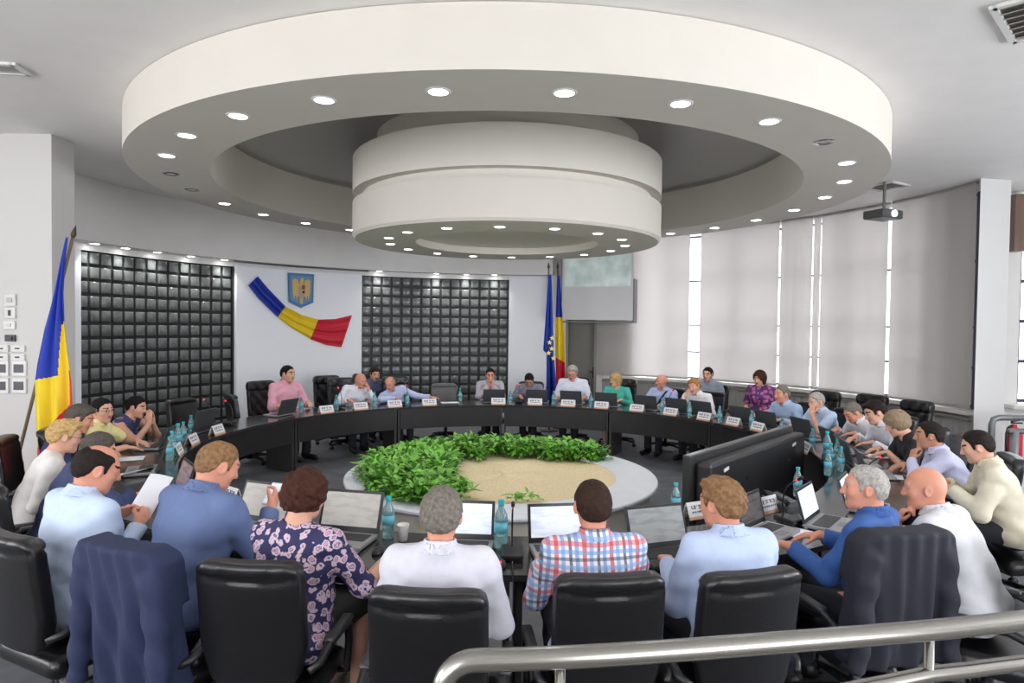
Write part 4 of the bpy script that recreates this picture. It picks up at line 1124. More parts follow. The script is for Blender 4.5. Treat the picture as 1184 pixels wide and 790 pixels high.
                d = smax(d, -ell(Q, (0, .115, -.012), (.058, .085, .083)), .012)
                d = smax(d, -caps(Q, (0, .05, -.05), (0, .05, -.3), .058), .02)
            d = d - hn * (np.sin(90 * x + 40 * y + 3 * np.sin(50 * z)) + np.sin(70 * z - 60 * y + 2 * np.sin(80 * x)) + .6 * np.sin(140 * x + 150 * z)) * .6
            return d
        c = J['head']; link('hair', mesh_sdf('hair', hair, c - .24, c + .20, min(h, .007), .02), hairm, root, True)
    if sp.get('glasses'):
        bm = NB(); M_ = Matrix.Translation(J['head']) @ Matrix([[*r] for r in J['Hr']]).to_4x4()
        for s in (-1, 1):
            ring = [M_ @ Vector((s * .032 + .021 * math.cos(a), .101 - .004 * abs(math.cos(a)), .006 + .016 * math.sin(a))) for a in np.linspace(0, 2 * PI, 15)]
            tube(bm, ring, .0017, 5); tube(bm, [M_ @ Vector((s * .053, .097, .010)), M_ @ Vector((s * .080, .04, .012)), M_ @ Vector((s * .084, -.005, .006))], .0017, 5)
        tube(bm, [M_ @ Vector((-.011, .101, .010)), M_ @ Vector((.011, .101, .010))], .0017, 5)
        finish('glasses', bm, mat('glasses_dark', (40, 36, 36), .3), root, True)
    if sp.get('strap'):
        def strap(P):
            d = np.abs(sd_list(P, torso_prims(J, b, bel, inf + .006, bust), .055)) - .005
            a = J['shL'] * .7 + J['shR'] * .3; c = J['hip'] + V3(.16, 0, .05); dirv = nrmz(c - a); nn = nrmz(np.cross(dirv, V3(0, 1, 0)))
            return smax(d, np.abs((P - a.astype(np.float32)) @ nn.astype(np.float32)) - .022, .004)
        link('strap', mesh_sdf('strap', strap, lo, hi, .011, .02), mat('strap_navy', (36, 40, 66), .7), root, True)
    root.scale = (s_,) * 3
    return root, J
def head_top(J, s): 
    p = (J['head'] + J['Hr'] @ V3(0, -.012, .0)); p[2] = J['head'][2] + .118; return p * s
HAIRC = {'grey': (118, 112, 104), 'silver': (166, 162, 156), 'dark': (34, 27, 24), 'black': (22, 20, 21), 'brown': (52, 36, 28), 'auburn': (66, 38, 28), 'blond': (188, 156, 104), 'sandy': (134, 102, 72), 'ash': (140, 120, 98), 'bald': (190, 150, 128), 'salt': (82, 76, 70), 'ginger': (172, 124, 78)}
# patterned fabrics -------------------------------------------------------
def plaid():
    M = bpy.data.materials.new('plaid_fabric'); M.use_nodes = True; nt = M.node_tree; b = nt.nodes['Principled BSDF']; b.inputs['Roughness'].default_value = .8
    tc = nt.nodes.new('ShaderNodeTexCoord'); sx = nt.nodes.new('ShaderNodeSeparateXYZ'); nt.links.new(tc.outputs['Object'], sx.inputs[0])
    def node(op, a, b_=None):
        n = nt.nodes.new('ShaderNodeMath'); n.operation = op
        for i, v in enumerate((a, b_)):
            if v is None: continue
            if isinstance(v, (int, float)): n.inputs[i].default_value = v
            else: nt.links.new(v, n.inputs[i])
        return n.outputs[0]
    def stripes(src, period, ph, width):
        f = node('FRACT', node('ADD', node('DIVIDE', src, period), ph + 20)); return node('LESS_THAN', node('ABSOLUTE', node('SUBTRACT', f, .5)), width)
    cols = [((206, 62, 72), 0, .075), ((104, 148, 206), .27, .07), ((36, 42, 74), .5, .055), ((124, 164, 216), .76, .07)]
    cur = None; base = nt.nodes.new('ShaderNodeRGB'); base.outputs[0].default_value = (*lin((226, 224, 228)), 1); cur = base.outputs[0]
    for axis in ('X', 'Z'):
        for c, ph, wd in cols:
            mx = nt.nodes.new('ShaderNodeMix'); mx.data_type = 'RGBA'; mx.blend_type = 'MIX'
            m_ = node('MULTIPLY', stripes(sx.outputs[axis], .125, ph, wd), .78 if axis == 'X' else .62)
            nt.links.new(m_, mx.inputs[0]); nt.links.new(cur, mx.inputs[6]); mx.inputs[7].default_value = (*lin(c), 1); cur = mx.outputs[2]
    nt.links.new(cur, b.inputs['Base Color']); return M
def floral(name, ground, pet, centre, scale, thr=.42):
    M = bpy.data.materials.new(name); M.use_nodes = True; nt = M.node_tree; b = nt.nodes['Principled BSDF']; b.inputs['Roughness'].default_value = .75
    tc = nt.nodes.new('ShaderNodeTexCoord'); nz = nt.nodes.new('ShaderNodeTexNoise'); nz.inputs['Scale'].default_value = scale * 1.1
    mxv = nt.nodes.new('ShaderNodeMix'); mxv.data_type = 'VECTOR'; mxv.inputs[0].default_value = .035
    nt.links.new(tc.outputs['Object'], nz.inputs[0]); nt.links.new(tc.outputs['Object'], mxv.inputs[4]); nt.links.new(nz.outputs['Color'], mxv.inputs[5])
    vo = nt.nodes.new('ShaderNodeTexVoronoi'); vo.inputs['Scale'].default_value = scale; nt.links.new(mxv.outputs[1], vo.inputs['Vector'])
    rp = nt.nodes.new('ShaderNodeValToRGB'); cr = rp.color_ramp; cr.interpolation = 'LINEAR'
    cr.elements[0].position = 0; cr.elements[0].color = (*lin(centre), 1); cr.elements[1].position = thr + .06; cr.elements[1].color = (*lin(ground), 1)
    for pos, c in ((.14, centre), (.18, pet), (.28, ground), (.31, pet), (thr, pet)):
        e = cr.elements.new(pos); e.color = (*lin(c), 1)
    nt.links.new(vo.outputs['Distance'], rp.inputs[0]); nt.links.new(rp.outputs[0], b.inputs['Base Color']); return M
PLAID = plaid(); FLOR = floral('floral_navy', (40, 40, 84), (206, 182, 198), (214, 128, 140), 25, .46); FLOR2 = floral('floral_purple', (90, 50, 110), (208, 110, 160), (150, 170, 220), 16); FLOR3 = floral('floral_blue', (62, 70, 110), (150, 150, 176), (180, 90, 104), 12, .3)
CHECK = mat('grey_check', (120, 120, 134), .8, noise=.35, nscale=40)
# ------------------------------------------------------------------ the cast (head-top pixel, how it sits)
N_, F_ = .0068, .0098
CAST = [
 # near row, backs to the camera
 dict(k='paper', hx=110, hy=516, label='balding man in a white and pale blue shirt holding a sheet of paper', h=N_, s=1.05, lean=2, slump=8, hair='dark', cut='fringe', skin='red', shirt=(192, 208, 232), armL=(-.17, .31, .86, (.45, .75, .35), .55, (.9, 0, -.3)), armR=(.05, .31, .86, (-.45, .75, .35), .55, (-.9, 0, -.3)), nod=22, yaw=-25, turn=4, b=1.08, bel=1, seed=1),
 dict(k='phone', hx=250, hy=512, label='man with cropped hair in a slate blue shirt looking at a phone', h=N_, lean=11, slump=10, hair='sandy', cut='buzz', skin='red', shirt=(98, 116, 158), armR=(.20, .38, .93, (-.3, .8, .5), .55, (-.9, .1, .2)), armL='table', nod=26, yaw=-22, turn=0, b=1.12, bel=.8, seed=2, s=1.08),
 dict(k='floral', hx=352, hy=546, label='woman with short auburn hair in a navy and pink floral blouse', h=N_, lean=2, slump=8, hair='auburn', cut='curly', hnoise=.006, skin='fair', shirt=FLOR, garment='blouse', sleeve='mid', collar=False, armR=(.30, .42, .835, (.1, 1, -.1), .3), armL='laptop', nod=12, yaw=-4, turn=-6, b=1.08, bel=.9, bust=.9, pants=(22, 22, 24), skirt=True, shoes=(120, 100, 80), seed=3, sleeve_=1),
 dict(k='greyhair', hx=511, hy=567, label='man with thick grey hair in a white shirt seen from behind', h=N_, lean=-4, slump=6, hair='grey', cut='full', hnoise=.003, skin='red', shirt=(208, 208, 218), sleeve='long', armL=(-.22, .30, .72), armR=(.24, .30, .72), nod=8, b=1.06, bel=1, loose=.014, seed=4),
 dict(k='plaid', hx=686, hy=557, label='man with short dark hair in a red and blue plaid shirt', h=N_, lean=-3, slump=7, hair='brown', cut='short', hnoise=.0012, skin='red', shirt=PLAID, armL=(-.2, .36, .83), armR=(.2, .36, .83), nod=6, b=1.0, bel=.6, seed=5),
 dict(k='paleblue', hx=836, hy=555, label='man with tousled light brown hair in a pale blue shirt', h=N_, lean=4, slump=8, hair='sandy', cut='full', hnoise=.006, skin='red', shirt=(184, 200, 232), armL=(-.16, .36, .84), armR='table', nod=8, yaw=22, turn=0, b=1.08, bel=.8, loose=.014, seed=6),
 dict(k='royal', hx=1003, hy=539, label='older man with thin grey hair in a royal blue shirt', h=N_, lean=2, slump=6, hair='silver', cut='thin', skin='red', shirt=(52, 92, 158), armL=(-.14, .42, .83), armR='table', nod=2, yaw=30, turn=14, b=1.05, bel=.9, seed=7, pants=(28, 30, 40)),
 dict(k='polo', hx=1072, hy=541, label='bald man in a white polo shirt with his hand at his mouth', h=N_, lean=18, slump=12, hair='bald', cut='none', skin='red', shirt=(210, 212, 216), sleeve='short', armL='chin', armR='table', nod=8, yaw=30, turn=2, b=1.1, bel=1, seed=8, collar_mat=(214, 216, 222)),
 dict(k='cream', hx=1132, hy=499, label='man with dark hair in a cream blazer looking down', h=N_, lean=14, slump=10, hair='dark', cut='short', skin='fair', shirt=(216, 208, 186), garment='blazer', loose=.018, armL='laptop', armR='laptop', nod=20, yaw=0, turn=4, b=1.08, seed=9, collar_mat=(216, 208, 186)),
 dict(k='lavender', hx=1076, hy=488, label='man with dark hair in a lavender shirt resting his chin on his hand', h=.0080, lean=22, slump=12, hair='dark', cut='short', skin='tan', shirt=(196, 198, 226), armL='chin', armR='table', nod=4, yaw=0, turn=2, b=1.08, seed=10),
 dict(k='greyblonde', hx=1038, hy=476, label='woman with short ash hair in a black sleeveless top', h=.0085, lean=20, slump=16, hair='ash', cut='curly', hnoise=.003, skin='fair', shirt=(34, 34, 40), garment='top', sleeve='short', collar=False, arms='laptop', nod=26, b=.95, bust=.8, seed=11),
 dict(k='whitedark', hx=1014, hy=464, label='dark-haired man in a white shirt bent over the table by the windows', h=.009, lean=24, slump=14, hair='dark', cut='full', skin='fair', shirt=(226, 226, 236), arms='table', nod=24, R=4.4, seed=12),
 dict(k='whitegrey', hx=986, hy=466, label='grey-haired man in a white shirt looking down at his papers', h=.009, lean=26, slump=16, hair='grey', cut='thin', skin='red', shirt=(218, 218, 224), arms='table', nod=34, R=4.55, seed=13),
 dict(k='handface', hx=944, hy=454, label='grey-haired man in a light blue shirt covering his mouth with his hand', h=.009, lean=14, slump=12, hair='silver', cut='short', skin='fair', shirt=(186, 206, 234), sleeve='short', armL='face', armR='table', nod=16, R=4.33, seed=14),
 dict(k='leanblue', hx=905, hy=446, label='grey-haired man in a blue shirt turned sideways beside the woman in floral purple', h=.009, lean=20, slump=12, hair='grey', cut='thin', skin='red', shirt=(168, 192, 224), arms='table', nod=4, yaw=-4, turn=0, R=4.36, seed=15),
 dict(k='purple', hx=879, hy=429, label='woman with reddish brown hair in a purple floral blouse by the window', h=F_, lean=4, slump=6, hair='auburn', cut='bob', skin='fair', shirt=FLOR2, garment='blouse', sleeve='short', collar=False, arms='lap', nod=14, yaw=0, xy_R=5.35, bust=.8, seed=16),
 dict(k='greyshort', hx=819, hy=425, label='young man in a grey short-sleeved shirt sitting by the window', h=F_, lean=2, slump=6, hair='dark', cut='short', skin='fair', shirt=(150, 160, 176), sleeve='short', arms='lap', nod=10, xy_R=5.6, seed=17),
 dict(k='whiteface', hx=803, hy=438, label='person with ginger hair in a white blouse resting face on one hand', h=F_, lean=16, slump=14, hair='ginger', cut='full', skin='fair', shirt=(228, 226, 230), armR='face', armL='table', nod=16, tilt=10, R=4.33, seed=18, b=.95),
 dict(k='strap', hx=765, hy=433, label='bald man in a pale blue shirt with a dark diagonal strap', h=F_, lean=6, slump=8, hair='bald', cut='none', skin='red', shirt=(172, 186, 226), arms='table', nod=4, yaw=-28, R=4.36, strap=True, seed=19, b=1.05),
 dict(k='teal', hx=712, hy=432, label='woman with blond bobbed hair in a teal cardigan', h=F_, lean=6, slump=8, hair='blond', cut='bob', skin='fair', shirt=(72, 178, 160), garment='cardigan', collar=False, arms='table', nod=6, yaw=-34, R=4.36, bust=.8, seed=20, b=.95, skirt=True, pants=(52, 54, 62)),
 dict(k='chair', hx=662, hy=423, label='white-haired man in a white shirt at the centre of the far side', h=F_, lean=8, slump=10, hair='silver', cut='full', skin='red', shirt=(220, 222, 236), armL=(-.26, .36, .81), armR=(.26, .36, .81), nod=26, R=4.36, seed=21, b=1.1, s=1.0, glasses=True),
 dict(k='check', hx=612, hy=432, label='dark-haired man in a grey checked shirt bowing his head', h=F_, lean=14, slump=12, hair='black', cut='short', skin='tan', shirt=CHECK, arms='table', nod=45, R=4.36, seed=22),
 dict(k='greywhite', hx=567, hy=426, label='man in a pale grey shirt with clasped hands before the glass wall', h=F_, lean=6, slump=10, hair='dark', cut='buzz', skin='red', shirt=(182, 176, 186), arms='clasp', nod=14, R=4.36, seed=23),
 dict(k='stretch', hx=451, hy=437, label='bald man leaning sideways with one arm stretched along the table', h=F_, lean=16, slump=10, side=20, hair='bald', cut='fringe', skin='red', shirt=(186, 194, 228), armL=(-.50, .38, .87, (-1, .3, -.05), .2), armR='table', nod=22, yaw=-40, tilt=8, R=4.2, seed=24),
 dict(k='bluejacket', hx=433, hy=425, label='brown-haired man in a blue jacket behind two bald men', h=F_, lean=18, slump=8, hair='brown', cut='full', skin='fair', shirt=(92, 104, 136), garment='jacket', arms='lap', nod=16, yaw=6, R=5.05, seed=25, loose=.016),
 dict(k='baldwhite', hx=417, hy=432, label='bald man in a white shirt with a dark strap leaning on the table', h=F_, lean=18, slump=10, hair='bald', cut='none', skin='red', shirt=(222, 224, 234), armL='face', armR='table', nod=14, yaw=20, R=4.33, seed=26, b=1.12, side=-12),
 dict(k='pink', hx=332, hy=423, label='dark-haired man in a pink shirt on the far left', h=F_, lean=4, slump=6, hair='black', cut='short', skin='fair', shirt=(224, 164, 182), sleeve='rolled', arms='table', nod=4, yaw=16, R=4.36, seed=27, b=1.08),
 dict(k='clasp', hx=158, hy=459, label='dark-haired woman in a blue sleeveless floral top with clasped hands', h=.0085, lean=24, slump=14, hair='black', cut='bun', skin='fair', shirt=FLOR3, garment='top', sleeve='none', collar=False, arms='clasp', nod=14, R=4.45, seed=28, bust=.8, b=1.02),
 dict(k='yellow', hx=118, hy=461, label='young man with glasses in a pale yellow shirt', h=.0085, lean=8, slump=8, hair='black', cut='short', skin='fair', shirt=(232, 222, 160), sleeve='short', arms='table', nod=4, yaw=-32, R=4.17, seed=29, glasses=True),
 dict(k='navygrey', hx=91, hy=469, label='man with greying dark hair in a navy jacket by the flag', h=.0085, lean=18, slump=12, hair='salt', cut='full', skin='red', shirt=(40, 50, 84), garment='jacket', arms='table', nod=22, R=4.36, seed=30, loose=.016),
 dict(k='blondwhite', hx=74, hy=487, label='woman with short blond hair and glasses in a white top', h=.0078, lean=14, slump=12, hair='blond', cut='full', hnoise=.006, skin='fair', shirt=(224, 220, 216), garment='top', sleeve='long', collar=False, armR='lap', armL='table', nod=14, R=4.2, seed=31, glasses=True, bust=.7),
 dict(k='navymid', hx=112, hy=501, label='man with brown grey hair in a navy suit behind the balding man', h=.0078, lean=17, slump=12, hair='salt', cut='short', skin='red', shirt=(48, 60, 100), garment='suit_jacket', armL='lap', armR='table', nod=24, zfix=1, seed=32, loose=.016),
]
PEOPLE = {}
def plan_hit(px, R, c, near=False):
    d = ray(px, 430); a = d.x ** 2 + d.y ** 2; ox, oy = -c[0], -c[1]; b = 2 * (ox * d.x + oy * d.y); cc = ox * ox + oy * oy - R * R
    q = math.sqrt(max(0, b * b - 4 * a * cc)); t = (-b + (-q if near else q)) / (2 * a); return t * d.x, t * d.y
for sp in CAST:
    sp['name'] = 'person'
    J = pose(sp); s = sp.get('s', 1.0)
    tp = head_top(J, s)
    if 'R' in sp or 'xy_R' in sp:
        # first guess from the circle, then scale of head offset: iterate hip so the head lies on the pixel's ray
        R = sp.get('R', sp.get('xy_R')); c = TC
        near = sp['hx'] < 130 and 'near' in sp
        best = None
        d = ray(sp['hx'], sp['hy'])
        for t in np.linspace(2, 15, 5201):
            hx_, hy_ = d.x / d.y * t, t
            # heading towards the table centre from the hip (approx. from the head position)
            hd = math.atan2(c[1] - hy_, c[0] - hx_) + sp.get('turn', 0) * D2R
            ca, sa = math.cos(hd - PI / 2), math.sin(hd - PI / 2)
            hipx, hipy = hx_ - (tp[0] * ca - tp[1] * sa), hy_ - (tp[0] * sa + tp[1] * ca)
            r = math.hypot(hipx - c[0], hipy - c[1])
            z = EYE.z + d.z / d.y * t
            cost = abs(r - R) + (0 if .9 < z < 1.6 else 5) 
            if sp['k'] in ('navygrey', 'blondwhite', 'whitedark', 'handface', 'leanblue'): cost += abs(z - tp[2]) * .6
            if best is None or cost < best[0]: best = (cost, hipx, hipy, hd, z, r)
        _, X, Y, hd, z, r = best
        s2 = s * np.clip(z / tp[2], .94, 1.07); sp['s'] = float(s2)
        if DEBUG: print('CAST %-10s R=%.2f wantz=%.2f havez=%.2f s=%.2f  hip (%.2f,%.2f)' % (sp['k'], r, z, tp[2], s2, X, Y))
    else:
        hp = at(sp['hx'], sp['hy'], tp[2])
        X, Y = hp.x, hp.y
        for _ in range(6):
            hd = math.atan2(TC[1] - Y, TC[0] - X) + sp.get('turn', 0) * D2R
            ca, sa = math.cos(hd - PI / 2), math.sin(hd - PI / 2)
            X, Y = hp.x - (tp[0] * ca - tp[1] * sa), hp.y - (tp[0] * sa + tp[1] * ca)
        if DEBUG: print('CAST %-10s R=%.2f z=%.2f hip (%.2f,%.2f)' % (sp['k'], math.hypot(X - TC[0], Y - TC[1]), tp[2], X, Y))
    sp['edge'] = float((math.hypot(X - TC[0], Y - TC[1]) - RO) / sp.get('s', 1.0))
    root, J = make_person(sp)
    root.location = (X, Y, 0); root.rotation_euler = (0, 0, hd - PI / 2)
    PEOPLE[sp['k']] = dict(x=X, y=Y, hd=hd, J=J, s=sp.get('s', 1.0), label=sp['label'], root=root)
# ================================================================== CHAIRS UNDER PEOPLE, EMPTY CHAIRS, JACKETS
SHORT = {k: v['label'].split(' in a')[0] if False else v['label'] for k, v in PEOPLE.items()}
WHO = dict(paper='the balding man holding a paper sheet', phone='the man in slate blue with a phone', floral='the woman in the floral blouse', greyhair='the grey-haired man seen from behind', plaid='the man in the plaid shirt', paleblue='the tousled man in pale blue', royal='the older man in royal blue', polo='the bald man in the white polo', cream='the man in the cream blazer', lavender='the man in lavender', greyblonde='the ash-haired woman in black', whitedark='the dark-haired man in white by the windows', whitegrey='the grey-haired man in white looking down', handface='the man with a hand over his mouth', leanblue='the grey-haired man turned sideways', purple='the woman in purple floral', greyshort='the young man by the window', whiteface='the ginger-haired person in white', strap='the bald man with a dark strap', teal='the woman in teal', chair='the white-haired man at the centre', check='the man bowing his head', greywhite='the man before the glass wall', stretch='the bald man stretching his arm', bluejacket='the man in the blue jacket', baldwhite='the bald man in white leaning on the table', pink='the man in pink', clasp='the woman with clasped hands', yellow='the young man in yellow', navygrey='the man in navy by the flag', blondwhite='the blond woman in white', navymid='the man in the navy suit')
CHAIRS = {}
for k, p in PEOPLE.items():
    proto = CH_LOW if k in ('paper', 'phone', 'floral', 'greyhair', 'plaid', 'paleblue', 'royal', 'polo', 'cream', 'blondwhite', 'navymid', 'clasp', 'yellow', 'navygrey', 'lavender', 'greyblonde', 'whitedark', 'whitegrey', 'handface', 'leanblue', 'whiteface', 'strap', 'purple', 'greyshort', 'greywhite', 'check') else CH_HIGH
    fx, fy = math.cos(p['hd']), math.sin(p['hd']); hd = p['hd']; bo = -.02
    xo, yo = {'floral': (-.05, 0), 'phone': (.12, -.18), 'paleblue': (-.10, .02), 'royal': (-.08, .10), 'pink': (-.20, .05), 'stretch': (.05, .12)}.get(k, (0, 0))
    if k == 'floral': hd += math.radians(14)
    if k == 'royal': hd -= math.radians(30)
    if k == 'polo': hd += math.radians(12); bo = -.06
    if k == 'cream': hd += math.radians(14); bo = -.14
    if k in ('teal', 'check', 'greywhite', 'strap', 'chair'): bo = -.06
    c = place_chair(proto, p['x'] + fx * bo + xo, p['y'] + fy * bo + yo, hd, 'black leather swivel chair under ' + WHO[k], 'chairs around the ring table')
    CHAIRS[k] = (p['x'] + fx * bo + xo, p['y'] + fy * bo + yo, hd)
def empty_chair(px, py, ztop, proto, label, R=None, face=None):
    if R: X, Y = plan_hit(px, R, TC)
    else: q = at(px, py, ztop); X, Y = q.x, q.y
    hd = math.atan2(TC[1] - Y, TC[0] - X) if face is None else face
    place_chair(proto, X + math.cos(hd) * .3, Y + math.sin(hd) * .3, hd, label, 'empty chairs')
empty_chair(377, 438, 1.13, CH_HIGH, 'empty black tufted chair between the man in pink and the bald men', 5.2)
empty_chair(513, 446, .98, CH_GREY, 'empty grey chair before the right glass block wall', 4.7)
empty_chair(264, 466, .98, CH_LOW, 'empty black chair in front of the left glass wall, turned sideways', 4.45, math.radians(38))
empty_chair(207, 470, .98, CH_LOW, 'empty dark chair against the left glass wall beside the woman with clasped hands', 4.6)
empty_chair(956, 452, 1.13, CH_HIGH, 'empty black chair below the blinds behind the man covering his mouth')
empty_chair(1010, 456, 1.13, CH_HIGH, 'empty black chair below the blinds, middle one of three')
empty_chair(1062, 463, 1.13, CH_HIGH, 'empty black chair below the blinds nearest the white column')
# jackets hung over chair backs
def jacket(key, label, rgb, zb, seed):
    x, y, hd = CHAIRS[key]
    top = 1.07
    def f(P):
        X, Y, Z = P[:, 0], P[:, 1], P[:, 2]
        yy = Y + .225 + (Z - .43) * .13 - X * X * .5 + .012
        fold = .020 * np.sin(X * 34 + 2 * np.sin(Z * 4 + seed)) * np.clip((1.0 - Z) / .3, 0, 1) + .006 * np.sin(X * 70 + Z * 8)
        hw = .268 - .004 * np.clip((Z - .75) / .2, 0, 1) + .02 * np.clip((.7 - Z) / .4, 0, 1) 
        cz = (top + zb) / 2; hh = (top - zb) / 2
        q = np.stack([np.abs(X) - (hw - .08), np.abs(Z - cz) - (hh - .08)], 1)
        d2 = np.sqrt((np.maximum(q, 0) ** 2).sum(1)) + np.minimum(q.max(1), 0) - .08
        e = np.abs(yy) - (.078 - .006 * X * 0) - fold
        d = smax(d2, e, .03)
        for s in (-1, 1):
            sl = caps(P, (s * .215, -.33, .94), (s * .27, -.33, .42), .052, .042); sl = sl + .006 * np.sin(Z * 40 + X * 20 + seed)
            d = smin(d, sl, .03)
        hole = smax(smax(np.abs(yy - .03) - .062, (Z - 1.005), .02), np.abs(X) - .246, .02)
        d = smax(d, -hole, .008)
        front = smax(.02 - yy * 1.0, Z - .70, .02)       # the cloth lies over the back, short in front
        d = smax(d, -smax(-(yy - .03), -(.80 - Z), .02), .01)
        return d
    t = link('hanging_jacket', mesh_sdf('jacket', f, (-.45, -.62, zb - .1), (.45, .05, 1.12), .009, .03), mat('cloth_%d_%d_%d' % rgb, rgb, .85, noise=.06, nscale=40, bump=.1, bscale=500), None, True)
    t.location = (x, y, 0); t.rotation_euler = (0, 0, hd - PI / 2); tag(t, label, 'jacket')
jacket('phone', 'navy blue suit jacket hung over the chair of the man with a phone', (36, 44, 76), .34, 1)
jacket('royal', 'dark charcoal jacket hung over the chair of the man in royal blue', (38, 40, 50), .36, 2)
# ================================================================== THINGS ON THE TABLE
lid_m = mat('laptop_lid', (74, 76, 80), .35, .3); bez_m = mat('laptop_bezel', (22, 22, 24), .3); deck_m = mat('laptop_deck', (150, 150, 152), .4, .3); key_m = mat('laptop_keys', (38, 38, 40), .5)
def screen_mat(name, a, b_, e):
    if name in MATS: return MATS[name]
    M = bpy.data.materials.new(name); M.use_nodes = True; nt = M.node_tree; b = nt.nodes['Principled BSDF']; b.inputs['Roughness'].default_value = .25
    tc = nt.nodes.new('ShaderNodeTexCoord'); mp = nt.nodes.new('ShaderNodeMapping'); mp.inputs['Scale'].default_value = (8, 30, 30); nt.links.new(tc.outputs['Object'], mp.inputs[0])
    nz = nt.nodes.new('ShaderNodeTexNoise'); nz.inputs['Scale'].default_value = 1.2; nt.links.new(mp.outputs[0], nz.inputs[0])
    rp = nt.nodes.new('ShaderNodeValToRGB'); rp.color_ramp.elements[0].position = .38; rp.color_ramp.elements[0].color = (*lin(a), 1); rp.color_ramp.elements[1].position = .55; rp.color_ramp.elements[1].color = (*lin(b_), 1)
    nt.links.new(nz.outputs[0], rp.inputs[0]); nt.links.new(rp.outputs[0], b.inputs['Base Color']); nt.links.new(rp.outputs[0], b.inputs['Emission Color']); b.inputs['Emission Strength'].default_value = e
    MATS[name] = M; return M
SCR = {'light': screen_mat('screen_light', (196, 204, 216), (212, 220, 232), .5), 'grey': screen_mat('screen_grey_lit', (160, 158, 152), (172, 169, 163), .38), 'dim': screen_mat('screen_dim', (126, 130, 132), (140, 144, 144), .4), 'dark': screen_mat('screen_dark', (70, 66, 66), (88, 84, 84), .25), 'pink': screen_mat('screen_mauve', (120, 104, 110), (140, 122, 128), .4), 'blue': screen_mat('screen_blue', (88, 160, 220), (120, 190, 236), .8)}
def laptop(px, py, hd_off, label, scr='light', w=.37, tilt=18, R=None, deck=None, spot_=None):
    """px,py: middle of the hinge on the table; screen faces outward (the user)"""
    if spot_: X, Y = spot_
    elif R: X, Y = plan_hit(px, R, TC)
    else:
        q = at(px, py, ZT + .01); X, Y = q.x, q.y
    a = math.atan2(Y - TC[1], X - TC[0]); rr_ = min(math.hypot(Y - TC[1], X - TC[0]), 3.54 if Y > 6 else 9); X, Y = TC[0] + rr_ * math.cos(a), TC[1] + rr_ * math.sin(a)
    a = a + math.radians(hd_off)     # outward direction = where the user is
    t = thing('laptop', label, 'laptop', (X, Y, ZT + .006), a + PI / 2, 'laptops on the ring table')  # local -y = user
    d = w * .66
    bm = NB(); box(bm, (0, -d / 2, .012), (w, d, .022), None, .005, 2); bs = finish('base', bm, deck or deck_m, t)
    bm = NB(); box(bm, (0, -d * .36, .0242), (w * .86, d * .44, .003)); finish('keyboard', bm, key_m, bs)
    bm = NB(); box(bm, (0, -d * .80, .0240), (w * .28, d * .24, .002)); finish('touchpad', bm, mat('touchpad', (120, 120, 122), .4), bs)
    T = RX(-math.radians(tilt)); hL = w * .62
    def up(p): return T @ Vector(p) + Vector((0, .004, .022))
    bm = NB(); box(bm, up((0, .004, hL / 2)), (w, .010, hL), T, .004, 2); ld = finish('lid', bm, lid_m, t)
    bm = NB(); box(bm, up((0, -.0025, hL / 2)), (w - .006, .003, hL - .006), T); finish('bezel', bm, bez_m, ld)
    bm = NB(); box(bm, up((0, -.0045, hL / 2 + .006)), (w - .034, .002, hL - .048), T); finish('display', bm, SCR[scr], ld)
    return t
LB = mat('laptop_deck_black', (52, 52, 54), .45)
W_ = WHO
laptop(300, 606, 6, 'open laptop with a beige blank screen left of the woman in floral', 'grey', .40, 24)
laptop(402, 618, 4, 'open laptop with a beige screen in front of the woman in floral', 'grey', .40, 20)
laptop(536, 627, 0, 'open laptop with a pale screen beside the grey-haired man seen from behind', 'light', .36, 16)
laptop(646, 631, 2, 'open laptop with a document screen in front of the man in plaid', 'light', .36, 14)
laptop(764, 637, 4, 'open laptop with a grey screen and wide keyboard between plaid and pale blue shirts', 'dim', .39, 20, deck=LB)
laptop(872, 612, 16, 'dark-screened laptop right of the tousled man in pale blue', 'dark', .34, 14)
laptop(940, 603, 14, 'silver laptop with a white screen in front of the older man in royal blue', 'light', .36, 16)
laptop(985, 585, 8, 'silver laptop with a pale screen in front of the bald man in the polo', 'light', .34, 18)
laptop(1000, 548, 6, 'laptop with a small pale screen facing the man in lavender', 'light', .33, 18)
laptop(1060, 580, 20, 'tablet-like laptop with a bright blue screen beside the bald man in the polo', 'blue', .27, 20)
laptop(207, 570, -6, 'open laptop with a dusky mauve screen in front of the balding man with a paper', 'pink', .36, 18, deck=LB)
laptop(181, 544, -4, 'grey laptop behind the mauve-screened one, on the left table', 'dark', .35, 20)
laptop(184, 517, 0, 'open laptop in front of the young man in yellow', 'dark', .35, 22)
laptop(212, 500, 0, 'large dark laptop in front of the woman with clasped hands', 'dim', .42, 14)
laptop(312, 478, 10, 'grey laptop seen from behind in front of the man in pink', 'dim', .36, 18)
laptop(571, 466, 0, 'grey laptop seen from behind in front of the man with clasped hands', 'light', .36, 16)
laptop(621, 466, 0, 'grey laptop seen from behind in front of the man bowing his head', 'light', .36, 16)
laptop(662, 467, 0, 'grey laptop seen from behind in front of the white-haired man', 'light', .36, 16)
laptop(705, 469, 4, 'grey laptop seen from behind in front of the woman in teal', 'light', .36, 16)
laptop(748, 474, 4, 'grey laptop seen from behind in front of the bald man with a strap', 'light', .36, 16)
laptop(784, 478, 2, 'grey laptop seen from behind, second from the woman in teal', 'light', .36, 16)
laptop(812, 482, 2, 'dark laptop seen from behind in front of the ginger-haired person', 'light', .36, 16)
laptop(866, 489, 6, 'dark laptop seen from behind beside the man turned sideways', 'light', .36, 16)
laptop(906, 495, 4, 'dark laptop seen from behind in front of the man covering his mouth', 'light', .36, 16)
